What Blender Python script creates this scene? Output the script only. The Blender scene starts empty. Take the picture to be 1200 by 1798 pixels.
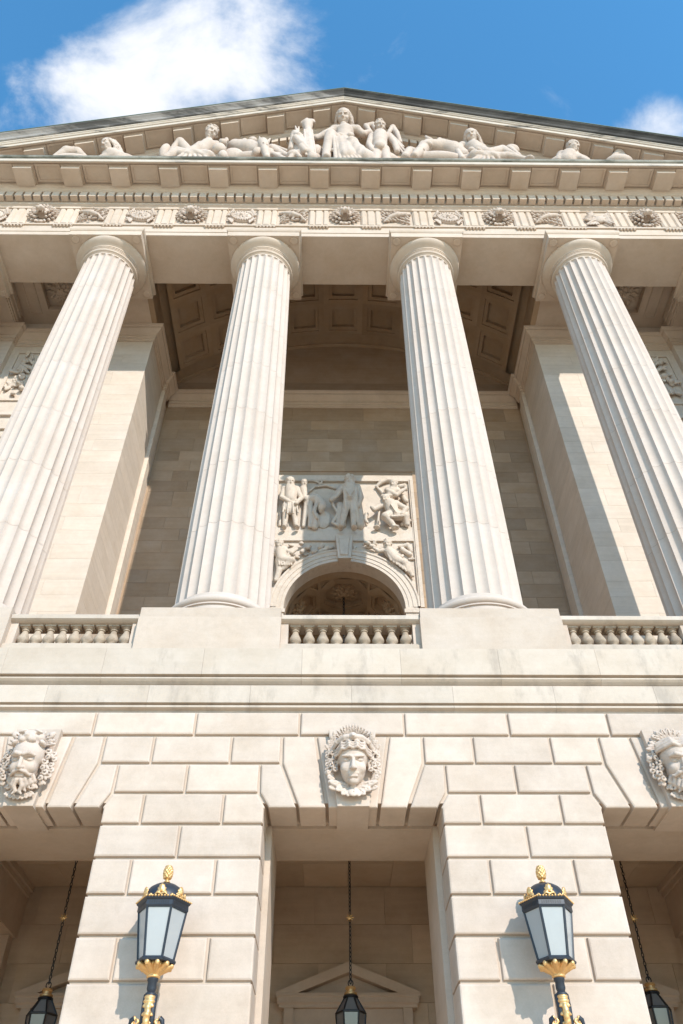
import bpy, bmesh, math, random
import numpy as np
from mathutils import Vector, Matrix

random.seed(7)
R = math.radians
sc = bpy.context.scene
COL = sc.collection

# ------------------------------------------------------------------ camera
PITCH, YAW, ROLL = 0.7704, -0.0119, -0.0042
cam = bpy.data.cameras.new('camera')
cam.sensor_fit = 'VERTICAL'; cam.sensor_height = 36.0; cam.lens = 27.93
cam.clip_start = 0.1; cam.clip_end = 5000
camo = bpy.data.objects.new('camera', cam); COL.objects.link(camo)
_r = Vector((math.cos(YAW), math.sin(YAW), 0)); _f = Vector((-math.sin(YAW), math.cos(YAW), 0))
_w = _f * math.cos(PITCH) + Vector((0, 0, math.sin(PITCH))); _u = _r.cross(_w)
_r2 = _r * math.cos(ROLL) + _u * math.sin(ROLL); _u2 = _u * math.cos(ROLL) - _r * math.sin(ROLL)
_m = Matrix((_r2, _u2, -_w)).transposed().to_4x4(); _m.translation = (-0.3676, 0, 1.6)
camo.matrix_world = _m
sc.camera = camo

# ------------------------------------------------------------------ sun, sky, exposure
SUN_TO = Vector((-0.53, 1.0, -0.67)).normalized()
sl = bpy.data.lights.new('sun', 'SUN'); sl.energy = 2.5; sl.angle = R(0.55); sl.color = (1.0, 0.94, 0.862)
so = bpy.data.objects.new('sun', sl); COL.objects.link(so)
so.rotation_euler = SUN_TO.to_track_quat('-Z', 'Y').to_euler()
so.location = (30, -60, 60)
SUN_EL = math.asin(-SUN_TO.z); SUN_AZ = math.atan2(-SUN_TO.x, -SUN_TO.y)   # from +Y towards +X

world = bpy.data.worlds.new('World'); sc.world = world; world.use_nodes = True
def build_world():
    nt = world.node_tree; nt.nodes.clear(); N = nt.nodes.new; L = nt.links.new
    out = N('ShaderNodeOutputWorld'); bg = N('ShaderNodeBackground'); bg.inputs['Strength'].default_value = 0.14
    sky = N('ShaderNodeTexSky'); sky.sky_type = 'NISHITA'; sky.sun_disc = False
    sky.sun_elevation = SUN_EL; sky.sun_rotation = SUN_AZ
    sky.air_density = 1.0; sky.dust_density = 0.0; sky.ozone_density = 3.0
    hs = N('ShaderNodeHueSaturation'); hs.inputs['Hue'].default_value = 0.488; hs.inputs['Saturation'].default_value = 1.2; hs.inputs['Value'].default_value = 1.3; L(sky.outputs['Color'], hs.inputs['Color'])
    tc = N('ShaderNodeTexCoord')
    # soft broken clouds, thicker around two places of the sky
    nz = N('ShaderNodeTexNoise'); nz.inputs['Scale'].default_value = 5.0; nz.inputs['Detail'].default_value = 9
    nz.inputs['Roughness'].default_value = 0.60; nz.inputs['Distortion'].default_value = 0.35
    L(tc.outputs['Generated'], nz.inputs['Vector'])
    total = None
    for d, r0, amp in (((-0.16, 0.267, 0.95), 0.14, 0.25), ((-0.272, 0.299, 0.914), 0.10, 0.29), ((-0.068, 0.247, 0.966), 0.095, 0.20), ((0.348, 0.317, 0.882), 0.066, 0.47),
                       ((-0.6, -0.2, 0.77), 0.3, 0.2), ((0.5, -0.5, 0.7), 0.3, 0.2), ((-0.7, 0.5, 0.5), 0.3, 0.2), ((0.75, 0.2, 0.6), 0.22, 0.18)):
        v = Vector(d).normalized()
        di = N('ShaderNodeVectorMath'); di.operation = 'DISTANCE'; di.inputs[1].default_value = v
        L(tc.outputs['Generated'], di.inputs[0])
        mr = N('ShaderNodeMapRange'); mr.interpolation_type = 'SMOOTHSTEP'
        mr.inputs['From Min'].default_value = r0 * 1.25; mr.inputs['From Max'].default_value = 0.0
        mr.inputs['To Min'].default_value = 0.0; mr.inputs['To Max'].default_value = amp
        L(di.outputs['Value'], mr.inputs['Value'])
        if total is None: total = mr.outputs['Result']
        else:
            a = N('ShaderNodeMath'); a.operation = 'ADD'; L(total, a.inputs[0]); L(mr.outputs['Result'], a.inputs[1]); total = a.outputs[0]
    a = N('ShaderNodeMath'); a.operation = 'ADD'; L(total, a.inputs[0]); L(nz.outputs['Fac'], a.inputs[1])
    mk = N('ShaderNodeMapRange'); mk.interpolation_type = 'SMOOTHSTEP'
    mk.inputs['From Min'].default_value = 0.645; mk.inputs['From Max'].default_value = 0.93
    mk.inputs['To Max'].default_value = 0.92
    L(a.outputs[0], mk.inputs['Value'])
    mx = N('ShaderNodeMix'); mx.data_type = 'RGBA'
    L(mk.outputs['Result'], mx.inputs['Factor']); L(hs.outputs['Color'], mx.inputs[6])
    mx.inputs[7].default_value = (4.1, 4.15, 4.3, 1)
    L(mx.outputs[2], bg.inputs['Color']); L(bg.outputs[0], out.inputs['Surface'])
build_world()

sc.view_settings.view_transform = 'Standard'; sc.view_settings.look = 'None'
sc.view_settings.exposure = 0.94; sc.view_settings.gamma = 1.0; sc.view_settings.use_curve_mapping = False
sc.render.engine = 'CYCLES'
sc.cycles.use_denoising = True
sc.cycles.max_bounces = 10; sc.cycles.diffuse_bounces = 7; sc.cycles.glossy_bounces = 3
sc.cycles.sample_clamp_indirect = 6.0

# ------------------------------------------------------------------ materials
def mat_new(name):
    m = bpy.data.materials.new(name); m.use_nodes = True
    nt = m.node_tree; nt.nodes.clear()
    return m, nt, nt.nodes.new, nt.links.new

def stone(name, base, var=0.10, rand=0.10, stain=0.0, stain_col=(0.10, 0.09, 0.08), bump=0.25, rough=0.88, stain_scale=(0.7, 0.7, 2.2), stain_lo=0.5, stain_hi=0.78, vein=0.35):
    m, nt, N, L = mat_new(name)
    out = N('ShaderNodeOutputMaterial'); b = N('ShaderNodeBsdfPrincipled')
    b.inputs['Roughness'].default_value = rough; b.inputs['Specular IOR Level'].default_value = 0.25
    geo = N('ShaderNodeNewGeometry'); oi = N('ShaderNodeObjectInfo')
    # offset the pattern per stone so that neighbours differ
    off = N('ShaderNodeVectorMath'); off.operation = 'SCALE'; off.inputs[0].default_value = (37.0, 19.0, 53.0); L(oi.outputs['Random'], off.inputs['Scale'])
    ad = N('ShaderNodeVectorMath'); ad.operation = 'ADD'; L(geo.outputs['Position'], ad.inputs[0]); L(off.outputs[0], ad.inputs[1])
    n1 = N('ShaderNodeTexNoise'); n1.inputs['Scale'].default_value = 0.9; n1.inputs['Detail'].default_value = 6; n1.inputs['Roughness'].default_value = 0.62
    L(ad.outputs[0], n1.inputs['Vector'])
    # bedding: fine horizontal layers, tilted a little
    mp = N('ShaderNodeMapping'); mp.inputs['Scale'].default_value = (0.5, 0.5, 7.0); mp.inputs['Rotation'].default_value = (0.05, 0.12, 0)
    L(ad.outputs[0], mp.inputs['Vector'])
    n2 = N('ShaderNodeTexNoise'); n2.inputs['Scale'].default_value = 1.0; n2.inputs['Detail'].default_value = 5; n2.inputs['Roughness'].default_value = 0.6
    L(mp.outputs[0], n2.inputs['Vector'])
    n3 = N('ShaderNodeTexNoise'); n3.inputs['Scale'].default_value = 55; n3.inputs['Detail'].default_value = 3
    L(geo.outputs['Position'], n3.inputs['Vector'])
    def mul(a, k, c):
        x = N('ShaderNodeMath'); x.operation = 'MULTIPLY_ADD'; L(a, x.inputs[0]); x.inputs[1].default_value = k; x.inputs[2].default_value = c; return x.outputs[0]
    def add(a, c):
        x = N('ShaderNodeMath'); x.operation = 'ADD'; L(a, x.inputs[0]); L(c, x.inputs[1]); return x.outputs[0]
    v = add(mul(n1.outputs['Fac'], 2 * var, 1 - var), mul(n2.outputs['Fac'], 2 * var * vein, -var * vein))
    v = add(v, mul(n3.outputs['Fac'], 0.16, -0.08))
    n4 = N('ShaderNodeTexNoise'); n4.inputs['Scale'].default_value = 6; n4.inputs['Detail'].default_value = 5; n4.inputs['Roughness'].default_value = 0.7; L(ad.outputs[0], n4.inputs['Vector'])
    v = add(v, mul(n4.outputs['Fac'], 0.20, -0.10))
    v = add(v, mul(oi.outputs['Random'], 2 * rand, -rand))
    hs = N('ShaderNodeHueSaturation'); hs.inputs['Color'].default_value = (*base, 1)
    L(v, hs.inputs['Value']); L(mul(n1.outputs['Fac'], -0.5, 1.25), hs.inputs['Saturation'])
    col = hs.outputs['Color']
    if stain > 0:
        mp2 = N('ShaderNodeMapping'); mp2.inputs['Scale'].default_value = stain_scale; L(geo.outputs['Position'], mp2.inputs['Vector'])
        ns = N('ShaderNodeTexNoise'); ns.inputs['Scale'].default_value = 1.0; ns.inputs['Detail'].default_value = 7; ns.inputs['Roughness'].default_value = 0.68
        L(mp2.outputs[0], ns.inputs['Vector'])
        mr = N('ShaderNodeMapRange'); mr.interpolation_type = 'SMOOTHSTEP'; mr.inputs['From Min'].default_value = stain_lo; mr.inputs['From Max'].default_value = stain_hi; mr.inputs['To Max'].default_value = stain
        L(ns.outputs['Fac'], mr.inputs['Value'])
        mx = N('ShaderNodeMix'); mx.data_type = 'RGBA'; L(mr.outputs[0], mx.inputs['Factor']); L(col, mx.inputs[6]); mx.inputs[7].default_value = (*stain_col, 1)
        col = mx.outputs[2]
    L(col, b.inputs['Base Color'])
    if bump:
        bp = N('ShaderNodeBump'); bp.inputs['Strength'].default_value = bump; bp.inputs['Distance'].default_value = 0.012 if bump < 0.3 else 0.03
        nb = N('ShaderNodeTexNoise'); nb.inputs['Scale'].default_value = 14; nb.inputs['Detail'].default_value = 8; nb.inputs['Roughness'].default_value = 0.65
        L(geo.outputs['Position'], nb.inputs['Vector']); L(nb.outputs['Fac'], bp.inputs['Height']); L(bp.outputs[0], b.inputs['Normal'])
    L(b.outputs[0], out.inputs['Surface'])
    return m

STONE = (0.53, 0.425, 0.335)
M = {}
M['stone'] = stone('limestone', STONE, 0.14, 0.04, stain=0.18, stain_col=(0.33, 0.265, 0.205), stain_scale=(0.6, 0.6, 0.6), stain_lo=0.48, stain_hi=0.66)
M['block'] = stone('limestone_blocks', (0.522, 0.422, 0.342), 0.22, 0.07, stain=0.25, stain_col=(0.36, 0.29, 0.225), stain_scale=(0.9, 0.9, 0.9), stain_lo=0.48, stain_hi=0.66)
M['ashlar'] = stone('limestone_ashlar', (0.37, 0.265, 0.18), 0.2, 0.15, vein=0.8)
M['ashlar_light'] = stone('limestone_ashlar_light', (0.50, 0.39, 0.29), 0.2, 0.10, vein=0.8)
M['pedestal'] = stone('limestone_pedestal', (0.48, 0.385, 0.305), 0.14, 0.03, stain=0.22, stain_col=(0.36, 0.28, 0.21), stain_scale=(0.7, 0.7, 0.7), stain_lo=0.48, stain_hi=0.66)
M['shaft'] = stone('limestone_shaft', (0.515, 0.425, 0.358), 0.08, 0.008, stain=0.10, stain_col=(0.40, 0.33, 0.27), stain_scale=(0.5, 0.5, 0.35), stain_lo=0.46, stain_hi=0.66, vein=0.25)
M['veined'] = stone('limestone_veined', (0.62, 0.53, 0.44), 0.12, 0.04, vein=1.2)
M['carved'] = stone('limestone_carved', (0.52, 0.42, 0.345), 0.16, 0.03, stain=0.28, stain_col=(0.26, 0.20, 0.15), stain_scale=(5, 5, 3), stain_lo=0.50, stain_hi=0.68, bump=0.35)
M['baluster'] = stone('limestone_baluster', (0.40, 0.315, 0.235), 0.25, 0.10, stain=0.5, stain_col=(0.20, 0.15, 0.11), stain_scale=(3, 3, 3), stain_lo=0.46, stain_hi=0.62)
M['clean'] = stone('limestone_sheltered', (0.60, 0.515, 0.43), 0.14, 0.03, stain=0.2, stain_col=(0.33, 0.26, 0.2), stain_scale=(4, 4, 3), stain_lo=0.5, stain_hi=0.66, bump=0.4)
M['band'] = stone('limestone_weathered_band', (0.49, 0.405, 0.325), 0.16, 0.06, stain=0.42, stain_col=(0.24, 0.20, 0.165), stain_scale=(1.5, 1.5, 0.55), stain_lo=0.50, stain_hi=0.68)
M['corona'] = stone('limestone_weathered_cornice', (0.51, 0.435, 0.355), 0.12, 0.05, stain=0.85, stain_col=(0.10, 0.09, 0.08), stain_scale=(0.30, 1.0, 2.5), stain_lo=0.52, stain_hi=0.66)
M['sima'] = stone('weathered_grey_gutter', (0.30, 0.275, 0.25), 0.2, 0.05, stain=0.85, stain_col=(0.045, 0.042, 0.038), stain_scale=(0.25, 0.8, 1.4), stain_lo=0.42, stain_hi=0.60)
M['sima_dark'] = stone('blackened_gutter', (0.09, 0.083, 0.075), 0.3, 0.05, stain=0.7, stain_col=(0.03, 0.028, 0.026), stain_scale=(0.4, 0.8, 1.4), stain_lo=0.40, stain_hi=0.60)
M['lip'] = stone('lichen_stained_ledge', (0.30, 0.285, 0.24), 0.3, 0.0, stain=0.85, stain_col=(0.07, 0.072, 0.055), stain_scale=(0.6, 1, 1), stain_lo=0.38, stain_hi=0.60)
M['roof'] = stone('roof_copper', (0.16, 0.20, 0.16), 0.2, 0.0, bump=0.1, rough=0.7)
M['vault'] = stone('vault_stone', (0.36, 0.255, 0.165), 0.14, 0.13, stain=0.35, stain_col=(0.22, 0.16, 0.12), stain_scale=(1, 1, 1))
M['pave'] = stone('paving', (0.76, 0.575, 0.385), 0.10, 0.05, bump=0.1)
M['terrace'] = stone('terrace_paving', (0.56, 0.42, 0.29), 0.15, 0.05, bump=0.1)
M['ground'] = stone('ground_concrete', (0.75, 0.565, 0.375), 0.12, 0.0, bump=0.1)

def simple(name, col, rough=0.5, metal=0.0, noise=0.25, scale=18, spec=0.5, emit=None):
    m, nt, N, L = mat_new(name)
    out = N('ShaderNodeOutputMaterial'); b = N('ShaderNodeBsdfPrincipled')
    b.inputs['Metallic'].default_value = metal; b.inputs['Specular IOR Level'].default_value = spec
    g = N('ShaderNodeNewGeometry'); n = N('ShaderNodeTexNoise'); n.inputs['Scale'].default_value = scale; n.inputs['Detail'].default_value = 5
    L(g.outputs['Position'], n.inputs['Vector'])
    mr = N('ShaderNodeMapRange'); mr.inputs['To Min'].default_value = 1 - noise; mr.inputs['To Max'].default_value = 1 + noise
    L(n.outputs['Fac'], mr.inputs['Value'])
    hs = N('ShaderNodeHueSaturation'); hs.inputs['Color'].default_value = (*col, 1); L(mr.outputs[0], hs.inputs['Value'])
    L(hs.outputs[0], b.inputs['Base Color'])
    m2 = N('ShaderNodeMapRange'); m2.inputs['To Min'].default_value = rough * 0.8; m2.inputs['To Max'].default_value = min(1, rough * 1.25)
    L(n.outputs['Fac'], m2.inputs['Value']); L(m2.outputs[0], b.inputs['Roughness'])
    L(b.outputs[0], out.inputs['Surface'])
    return m
M['iron'] = simple('blue_black_iron', (0.017, 0.022, 0.031), 0.45, 0.0, 0.4)
M['black'] = simple('black_iron', (0.014, 0.012, 0.011), 0.5, 0.0, 0.4)
M['gold'] = simple('gilded_metal', (0.70, 0.43, 0.18), 0.40, 0.65, 0.25, 30)
M['milk'] = simple('frosted_glass', (0.36, 0.365, 0.36), 0.2, 0.0, 0.05, 6)
M['smoke'] = simple('dim_lantern_glass', (0.16, 0.15, 0.14), 0.12, 0.0, 0.1, 6, 0.6)
M['door'] = simple('dark_bronze_door', (0.05, 0.04, 0.03), 0.5, 0.4, 0.3)

# ------------------------------------------------------------------ object helpers
WL = {}
def empty(name, loc, parent=None):
    o = bpy.data.objects.new(name, None); COL.objects.link(o); o.empty_display_size = 0.3
    loc = Vector(loc); WL[o.name] = loc
    if parent: o.parent = parent; o.location = loc - WL[parent.name]
    else: o.location = loc
    return o
def put(name, mesh, parent, loc, mat=None):
    o = bpy.data.objects.new(name, mesh); COL.objects.link(o)
    loc = Vector(loc); WL[o.name] = loc
    if parent: o.parent = parent; o.location = loc - WL[parent.name]
    else: o.location = loc
    if mat and not mesh.materials: mesh.materials.append(M[mat])
    return o
def tag(o, label, cat, group=None, kind=None):
    o['label'] = label
    if cat: o['category'] = cat
    if group: o['group'] = group
    if kind: o['kind'] = kind
    return o
def copy_tree(o, loc, parent=None):
    c = o.copy(); COL.objects.link(c); c.parent = parent; WL[c.name] = Vector(loc)
    c.location = Vector(loc) if parent is None else o.location.copy()
    def kids(a, b):
        for ch in a.children:
            d = ch.copy(); COL.objects.link(d); d.parent = b; d.location = ch.location.copy(); kids(ch, d)
    kids(o, c)
    return c

class MB:
    """collects faces; build() makes one mesh object of them"""
    def __init__(s): s.v = []; s.f = []
    def add(s, vs, fs):
        n = len(s.v); s.v += [tuple(map(float, p)) for p in vs]; s.f += [tuple(i + n for i in f) for f in fs]; return s
    def box(s, x0, x1, y0, y1, z0, z1):
        return s.add([(x0,y0,z0),(x1,y0,z0),(x1,y1,z0),(x0,y1,z0),(x0,y0,z1),(x1,y0,z1),(x1,y1,z1),(x0,y1,z1)],
                     [(0,3,2,1),(4,5,6,7),(0,1,5,4),(1,2,6,5),(2,3,7,6),(3,0,4,7)])
    def cbox(s, x0, x1, y0, y1, z0, z1, c):
        """box whose front (y0) edges are chamfered"""
        return s.poly([(x0,z0),(x1,z0),(x1,z1),(x0,z1)], y0, y1, c)
    def poly(s, pts, y0, y1, c=0.0):
        """prism of an XZ outline (counter clockwise seen from -Y), front edge chamfered by c"""
        n = len(pts)
        if c > 0:
            ins = inset(pts, c)
            mid = inset(pts, c * 0.3)
            vs = [(x, y0, z) for x, z in ins] + [(x, y0 + c * 0.3, z) for x, z in mid] + [(x, y0 + c, z) for x, z in pts] + [(x, y1, z) for x, z in pts]
            k = 4
        else:
            vs = [(x, y0, z) for x, z in pts] + [(x, y1, z) for x, z in pts]; k = 2
        fs = [tuple(range(n))] + [tuple(reversed(range((k-1)*n, k*n)))]
        for j in range(k - 1):
            for i in range(n):
                a, b = j*n + i, j*n + (i+1) % n
                fs.append((a, a + n, b + n, b))
        return s.add(vs, fs)
    def prof(s, pr, x0, x1, shear=0.0):
        """profile in (y, z) run along X; shear lifts z by shear*x"""
        n = len(pr)
        vs = [(x0, y, z + shear * x0) for y, z in pr] + [(x1, y, z + shear * x1) for y, z in pr]
        fs = [tuple(range(n)), tuple(reversed(range(n, 2*n)))] + [(i, n + i, n + (i+1) % n, (i+1) % n) for i in range(n)]
        return s.add(vs, fs)
    def lathe(s, pr, c, seg=32, a0=0.0, a1=2*math.pi, rot=0.0):
        """profile (r, z) about a vertical axis at c=(x, y)"""
        full = abs(a1 - a0 - 2*math.pi) < 1e-6; m = seg if full else seg + 1; n = len(pr); vs = []
        for i in range(m):
            a = a0 + (a1 - a0) * i / seg + rot
            for r, z in pr: vs.append((c[0] + r * math.cos(a), c[1] + r * math.sin(a), z))
        fs = []
        for i in range(seg):
            i2 = (i + 1) % m
            for j in range(n - 1):
                fs.append((i*n + j, i2*n + j, i2*n + j + 1, i*n + j + 1))
        if full:
            if pr[0][0] > 1e-4: fs.append(tuple(reversed([i*n for i in range(m)])))
            if pr[-1][0] > 1e-4: fs.append(tuple(i*n + n - 1 for i in range(m)))
        return s.add(vs, fs)
    def sweep(s, path, pr, closed=False, side=1):
        """path in XY, profile (offset outwards, z), mitred corners; outwards is to the right of travel for side=1"""
        m = len(path); n = len(pr); P = [Vector(p) for p in path]; vs = []
        for i in range(m):
            if closed: d0 = (P[i] - P[i-1]).normalized(); d1 = (P[(i+1) % m] - P[i]).normalized()
            else:
                d0 = (P[i] - P[i-1]).normalized() if i > 0 else (P[1] - P[0]).normalized()
                d1 = (P[i+1] - P[i]).normalized() if i < m-1 else d0
            n0 = Vector((d0.y, -d0.x)) * side; n1 = Vector((d1.y, -d1.x)) * side
            nn = n0 + n1; nn = nn / max(0.2, nn.dot(n0))
            for o, z in pr: vs.append((P[i].x + nn.x*o, P[i].y + nn.y*o, z))
        fs = []
        for i in range(m if closed else m - 1):
            i2 = (i + 1) % m
            for j in range(n): fs.append((i*n + j, i2*n + j, i2*n + (j+1) % n, i*n + (j+1) % n))
        if not closed: fs += [tuple(range(n)), tuple(reversed(range((m-1)*n, m*n)))]
        return s.add(vs, fs)
    def tube(s, pts, r, seg=8, closed=False):
        P = [Vector(p) for p in pts]; m = len(P); rs = r if isinstance(r, (list, tuple)) else [r]*m; vs = []
        for i in range(m):
            t = (P[(i+1) % m] - P[i-1]) if closed else (P[min(i+1, m-1)] - P[max(i-1, 0)])
            t.normalize(); a = t.cross(Vector((0.123, 0.45, 0.9)))
            if a.length < 1e-3: a = t.cross(Vector((1, 0, 0)))
            a.normalize(); b = t.cross(a)
            for k in range(seg):
                q = 2*math.pi*k/seg; vs.append(P[i] + (a*math.cos(q) + b*math.sin(q)) * rs[i])
        fs = []
        for i in range(m if closed else m-1):
            i2 = (i+1) % m
            for k in range(seg): fs.append((i*seg + k, i*seg + (k+1) % seg, i2*seg + (k+1) % seg, i2*seg + k))
        if not closed: fs += [tuple(reversed(range(seg))), tuple(range((m-1)*seg, m*seg))]
        return s.add(vs, fs)
    def mesh(s, name, mat, anchor, smooth=None):
        a = Vector(anchor); me = bpy.data.meshes.new(name)
        me.from_pydata([tuple(Vector(v) - a) for v in s.v], [], s.f)
        bm = bmesh.new(); bm.from_mesh(me); bmesh.ops.recalc_face_normals(bm, faces=bm.faces[:]); bm.to_mesh(me); bm.free()
        me.materials.append(M[mat])
        if smooth:
            me.polygons.foreach_set('use_smooth', [True]*len(me.polygons)); me.set_sharp_from_angle(angle=R(smooth))
        return me
    def build(s, name, mat, parent=None, anchor=None, smooth=None):
        if anchor is None:
            A = np.array(s.v); lo, hi = A.min(0), A.max(0); anchor = ((lo[0]+hi[0])/2, (lo[1]+hi[1])/2, lo[2])
        return put(name, s.mesh(name, mat, anchor, smooth), parent, anchor)

def inset(pts, c):
    n = len(pts); out = []
    for i in range(n):
        p0, p1, p2 = Vector(pts[i-1]), Vector(pts[i]), Vector(pts[(i+1) % n])
        d0 = (p1 - p0).normalized(); d1 = (p2 - p1).normalized()
        n0 = Vector((-d0.y, d0.x)); n1 = Vector((-d1.y, d1.x))
        nn = n0 + n1; nn = nn / max(0.25, nn.dot(n0)); q = p1 + nn * c; out.append((q.x, q.y))
    return out

_cache = {}
def shared_block(w, h, d, c, mat, name='stone_block'):
    """a chamfered block of size w x d x h, origin at its lower front centre"""
    k = (round(w, 3), round(h, 3), round(d, 3), c, mat)
    if k not in _cache:
        _cache[k] = MB().cbox(-w/2, w/2, 0, d, 0, h, c).mesh(name, mat, (0, 0, 0))
    return _cache[k]
def block(parent, x0, x1, z0, z1, yf, yb, c, mat, name='stone_block'):
    return put(name, shared_block(x1 - x0, z1 - z0, yb - yf, c, mat, name), parent, ((x0 + x1)/2, yf + random.uniform(-0.5, 0.5) * c * 0.3, z0))
# ------------------------------------------------------------------ the setting
S = 6.325
CX = [-15.138, -9.255, -3.1625, 3.1625, 9.255, 15.138]        # column axes
BAY = [(CX[i] + CX[i+1]) / 2 for i in range(5)]                # bay centres
YF = 14.5                                                      # face of the rusticated podium
g = MB().box(-900, 900, -900, 900, -0.5, 0.0).build('ground', 'ground', anchor=(0, 0, 0)); g['kind'] = 'structure'
p = MB().box(-60, 60, -6, 13.2, 0.0, 0.14).build('pavement', 'pave', anchor=(0, 4, 0)); p['kind'] = 'structure'

B = empty('portico_building', (0, 14.5, 0.0))
tag(B, 'pale limestone classical building with fluted columns, arcaded base and sculpted pediment', 'building')

# ------------------------------------------------------------------ rusticated podium
ZC = [9.985, 9.45, 8.856, 8.26, 7.664, 7.058, 6.429, 5.777, 5.092, 4.40, 3.70, 3.0, 2.3, 1.6, 0.9, 0.15]   # joints of the courses
ZL = 7.975                                                      # underside of the lintels
GAP, CH = 0.024, 0.034
core = MB()
podium = None
def hw(i): return (CX[i+1] - CX[i]) / 2 - 1.515                 # half width of the opening of bay i
core.box(-17.6, 17.6, YF + 0.062, YF + 1.03, ZL + 0.11, ZC[0])
for i, x in enumerate(CX):
    core.box(x - 1.46, x + 1.46, YF + 0.062, YF + 0.95, 0, ZL + 0.109)
    core.box(x - 1.60, x + 1.60, YF + 0.95, YF + 2.69, 0, ZL + 0.05)
for i in range(5):
    core.box(CX[i] + 1.6, CX[i+1] - 1.6, YF + 1.04, YF + 2.69, ZL + 0.03, ZC[0])
podium = core.build('podium_wall', 'stone', B, anchor=(0, 15.0, 0))
podium['label'] = 'cream rusticated ground storey wall of bevelled stone blocks'

def blk(x0, x1, z0, z1, yb=YF + 0.3):
    block(podium, x0 + GAP, x1 - GAP, z0 + GAP, z1 - GAP, YF, yb, CH, 'block')
def vous(pts, yb=YF + 0.85, name='voussoir', yf=YF):
    return MB().poly([(a_, ZL + 0.003 if abs(b_ - ZL - GAP) < 0.012 else b_) for a_, b_ in inset(pts, GAP)], yf, yb, CH).build(name, 'block', podium)

# course 1: long blocks over the openings and the piers
edges = [-17.6]
for i in range(5):
    a, b = CX[i], CX[i+1]; w = b - a
    edges += [a + w/3, b - w/3] if i == 2 else [a + w/3, b - w/3]
edges = sorted(set(round(e, 3) for e in edges + CX + [17.6]))
edges = [e for e in edges if all(abs(e - b) > 0.4 for b in BAY)]
for a, b in zip(edges, edges[1:]): blk(a, b, ZC[1], ZC[0])
keystones = []
for i in range(5):
    xc, h = BAY[i], hw(i); k = h / 1.6475
    for s in (-1, 1):
        def fl(pts):
            q = [(xc + s * x * k, z) for x, z in pts]
            return q if s > 0 else list(reversed(q))
        zt, z2, z3 = ZC[1], ZC[2], ZC[3]
        vous(fl([(0.49, ZL), (1.02, ZL), (1.375, z2), (1.39, zt), (0.735, zt)]))
        vous(fl([(1.035, ZL), (1.585, ZL), (1.775, z3), (1.80, z2), (1.385, z2)]))
    vous([(xc - 0.475*k, ZL), (xc + 0.475*k, ZL), (xc + 0.72*k, ZC[1]), (xc - 0.72*k, ZC[1])], name='keystone_backing')
    ks = MB().poly([(xc - 0.30*k, ZL - 0.03), (xc + 0.30*k, ZL - 0.03), (xc + 0.47*k, ZC[1] + 0.06), (xc - 0.47*k, ZC[1] + 0.06)], YF - 0.13, YF + 1.0, 0.012).build('keystone', 'block', B)
    keystones.append(ks)
# piers
for i, x in enumerate(CX):
    kl = hw(i-1) / 1.6475 if i > 0 else 1.0; kr = hw(i) / 1.6475 if i < 5 else 1.0
    lb = BAY[i-1] if i > 0 else x - 3.1; rb = BAY[i] if i < 5 else x + 3.1
    xl2, xr2 = lb + 1.40*kl, rb - 1.40*kr; xl3, xr3 = lb + 1.79*kl, rb - 1.79*kr
    xl4, xr4 = x - 1.515, x + 1.515
    for a, b in zip((xl2, x - 0.77, x + 0.77), (x - 0.77, x + 0.77, xr2)): blk(a, b, ZC[2], ZC[1])
    for a, b in zip((xl3, x - 0.03), (x - 0.03, xr3)): blk(a, b, ZC[3], ZC[2])
    blk(x - 0.77, x + 0.73, ZC[4], ZC[3])
    vous([(xl4, ZC[4]), (x - 0.77, ZC[4]), (x - 0.77, ZC[3]), (lb + 1.785*kl, ZC[3]), (lb + 1.62*kl, ZL + 0.01), (xl4, ZL - 0.03)], name='stone_block')
    vous([(x + 0.73, ZC[4]), (xr4, ZC[4]), (xr4, ZL - 0.03), (rb - 1.62*kr, ZL + 0.01), (rb - 1.785*kr, ZC[3]), (x + 0.73, ZC[3])], name='stone_block')
    for c in range(4, len(ZC) - 1):
        js = [x + random.uniform(-.04, .02)] if c % 2 == 0 else [x - 0.77 + random.uniform(-.03, .03), x + 0.73 + random.uniform(-.03, .03)]
        e = [xl4] + js + [xr4]
        for j, (a, b) in enumerate(zip(e, e[1:])): blk(a, b, ZC[c+1], ZC[c], YF + (0.92 if j in (0, len(js)) else 0.3))

# string courses above the rustication, stone by stone
PR1 = [(14.40, 11.46), (14.40, 10.81), (14.50, 10.805), (14.50, 10.755), (14.43, 10.75), (14.43, 10.72), (14.47, 10.68), (14.53, 10.635), (14.55, 10.625), (14.60, 10.62), (14.60, 10.58), (14.9, 10.58), (14.9, 11.46)]
PR2 = [(14.47, 10.578), (14.47, 10.175), (14.56, 10.17), (14.56, 10.125), (14.49, 10.12), (14.49, 10.075), (14.58, 10.04), (14.60, 9.99), (14.9, 9.99), (14.9, 10.578)]
PR1 = list(reversed(PR1)); PR2 = list(reversed(PR2))
strings = MB().box(-17.5, 17.5, 14.75, 15.4, 9.99, 11.45).build('string_course', 'stone', B, anchor=(0, 15, 10))
w3 = S / 3
xs = [-17.6] + [w3 * (k + 0.5) for k in range(-8, 8)] + [17.6]
for a, b in zip(xs, xs[1:]): MB().prof(PR1, a + 0.002, b - 0.002).build('band_stone', 'band', strings)
xs = [-17.6] + [w3 * k for k in range(-8, 9)] + [17.6]
for a, b in zip(xs, xs[1:]): MB().prof(PR2, a + 0.002, b - 0.002).build('band_stone', 'band', strings)

# terrace floor
MB().box(-17.5, 17.5, 14.46, 26.9, 11.30, 11.50).build('terrace_floor', 'terrace', B)

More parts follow.
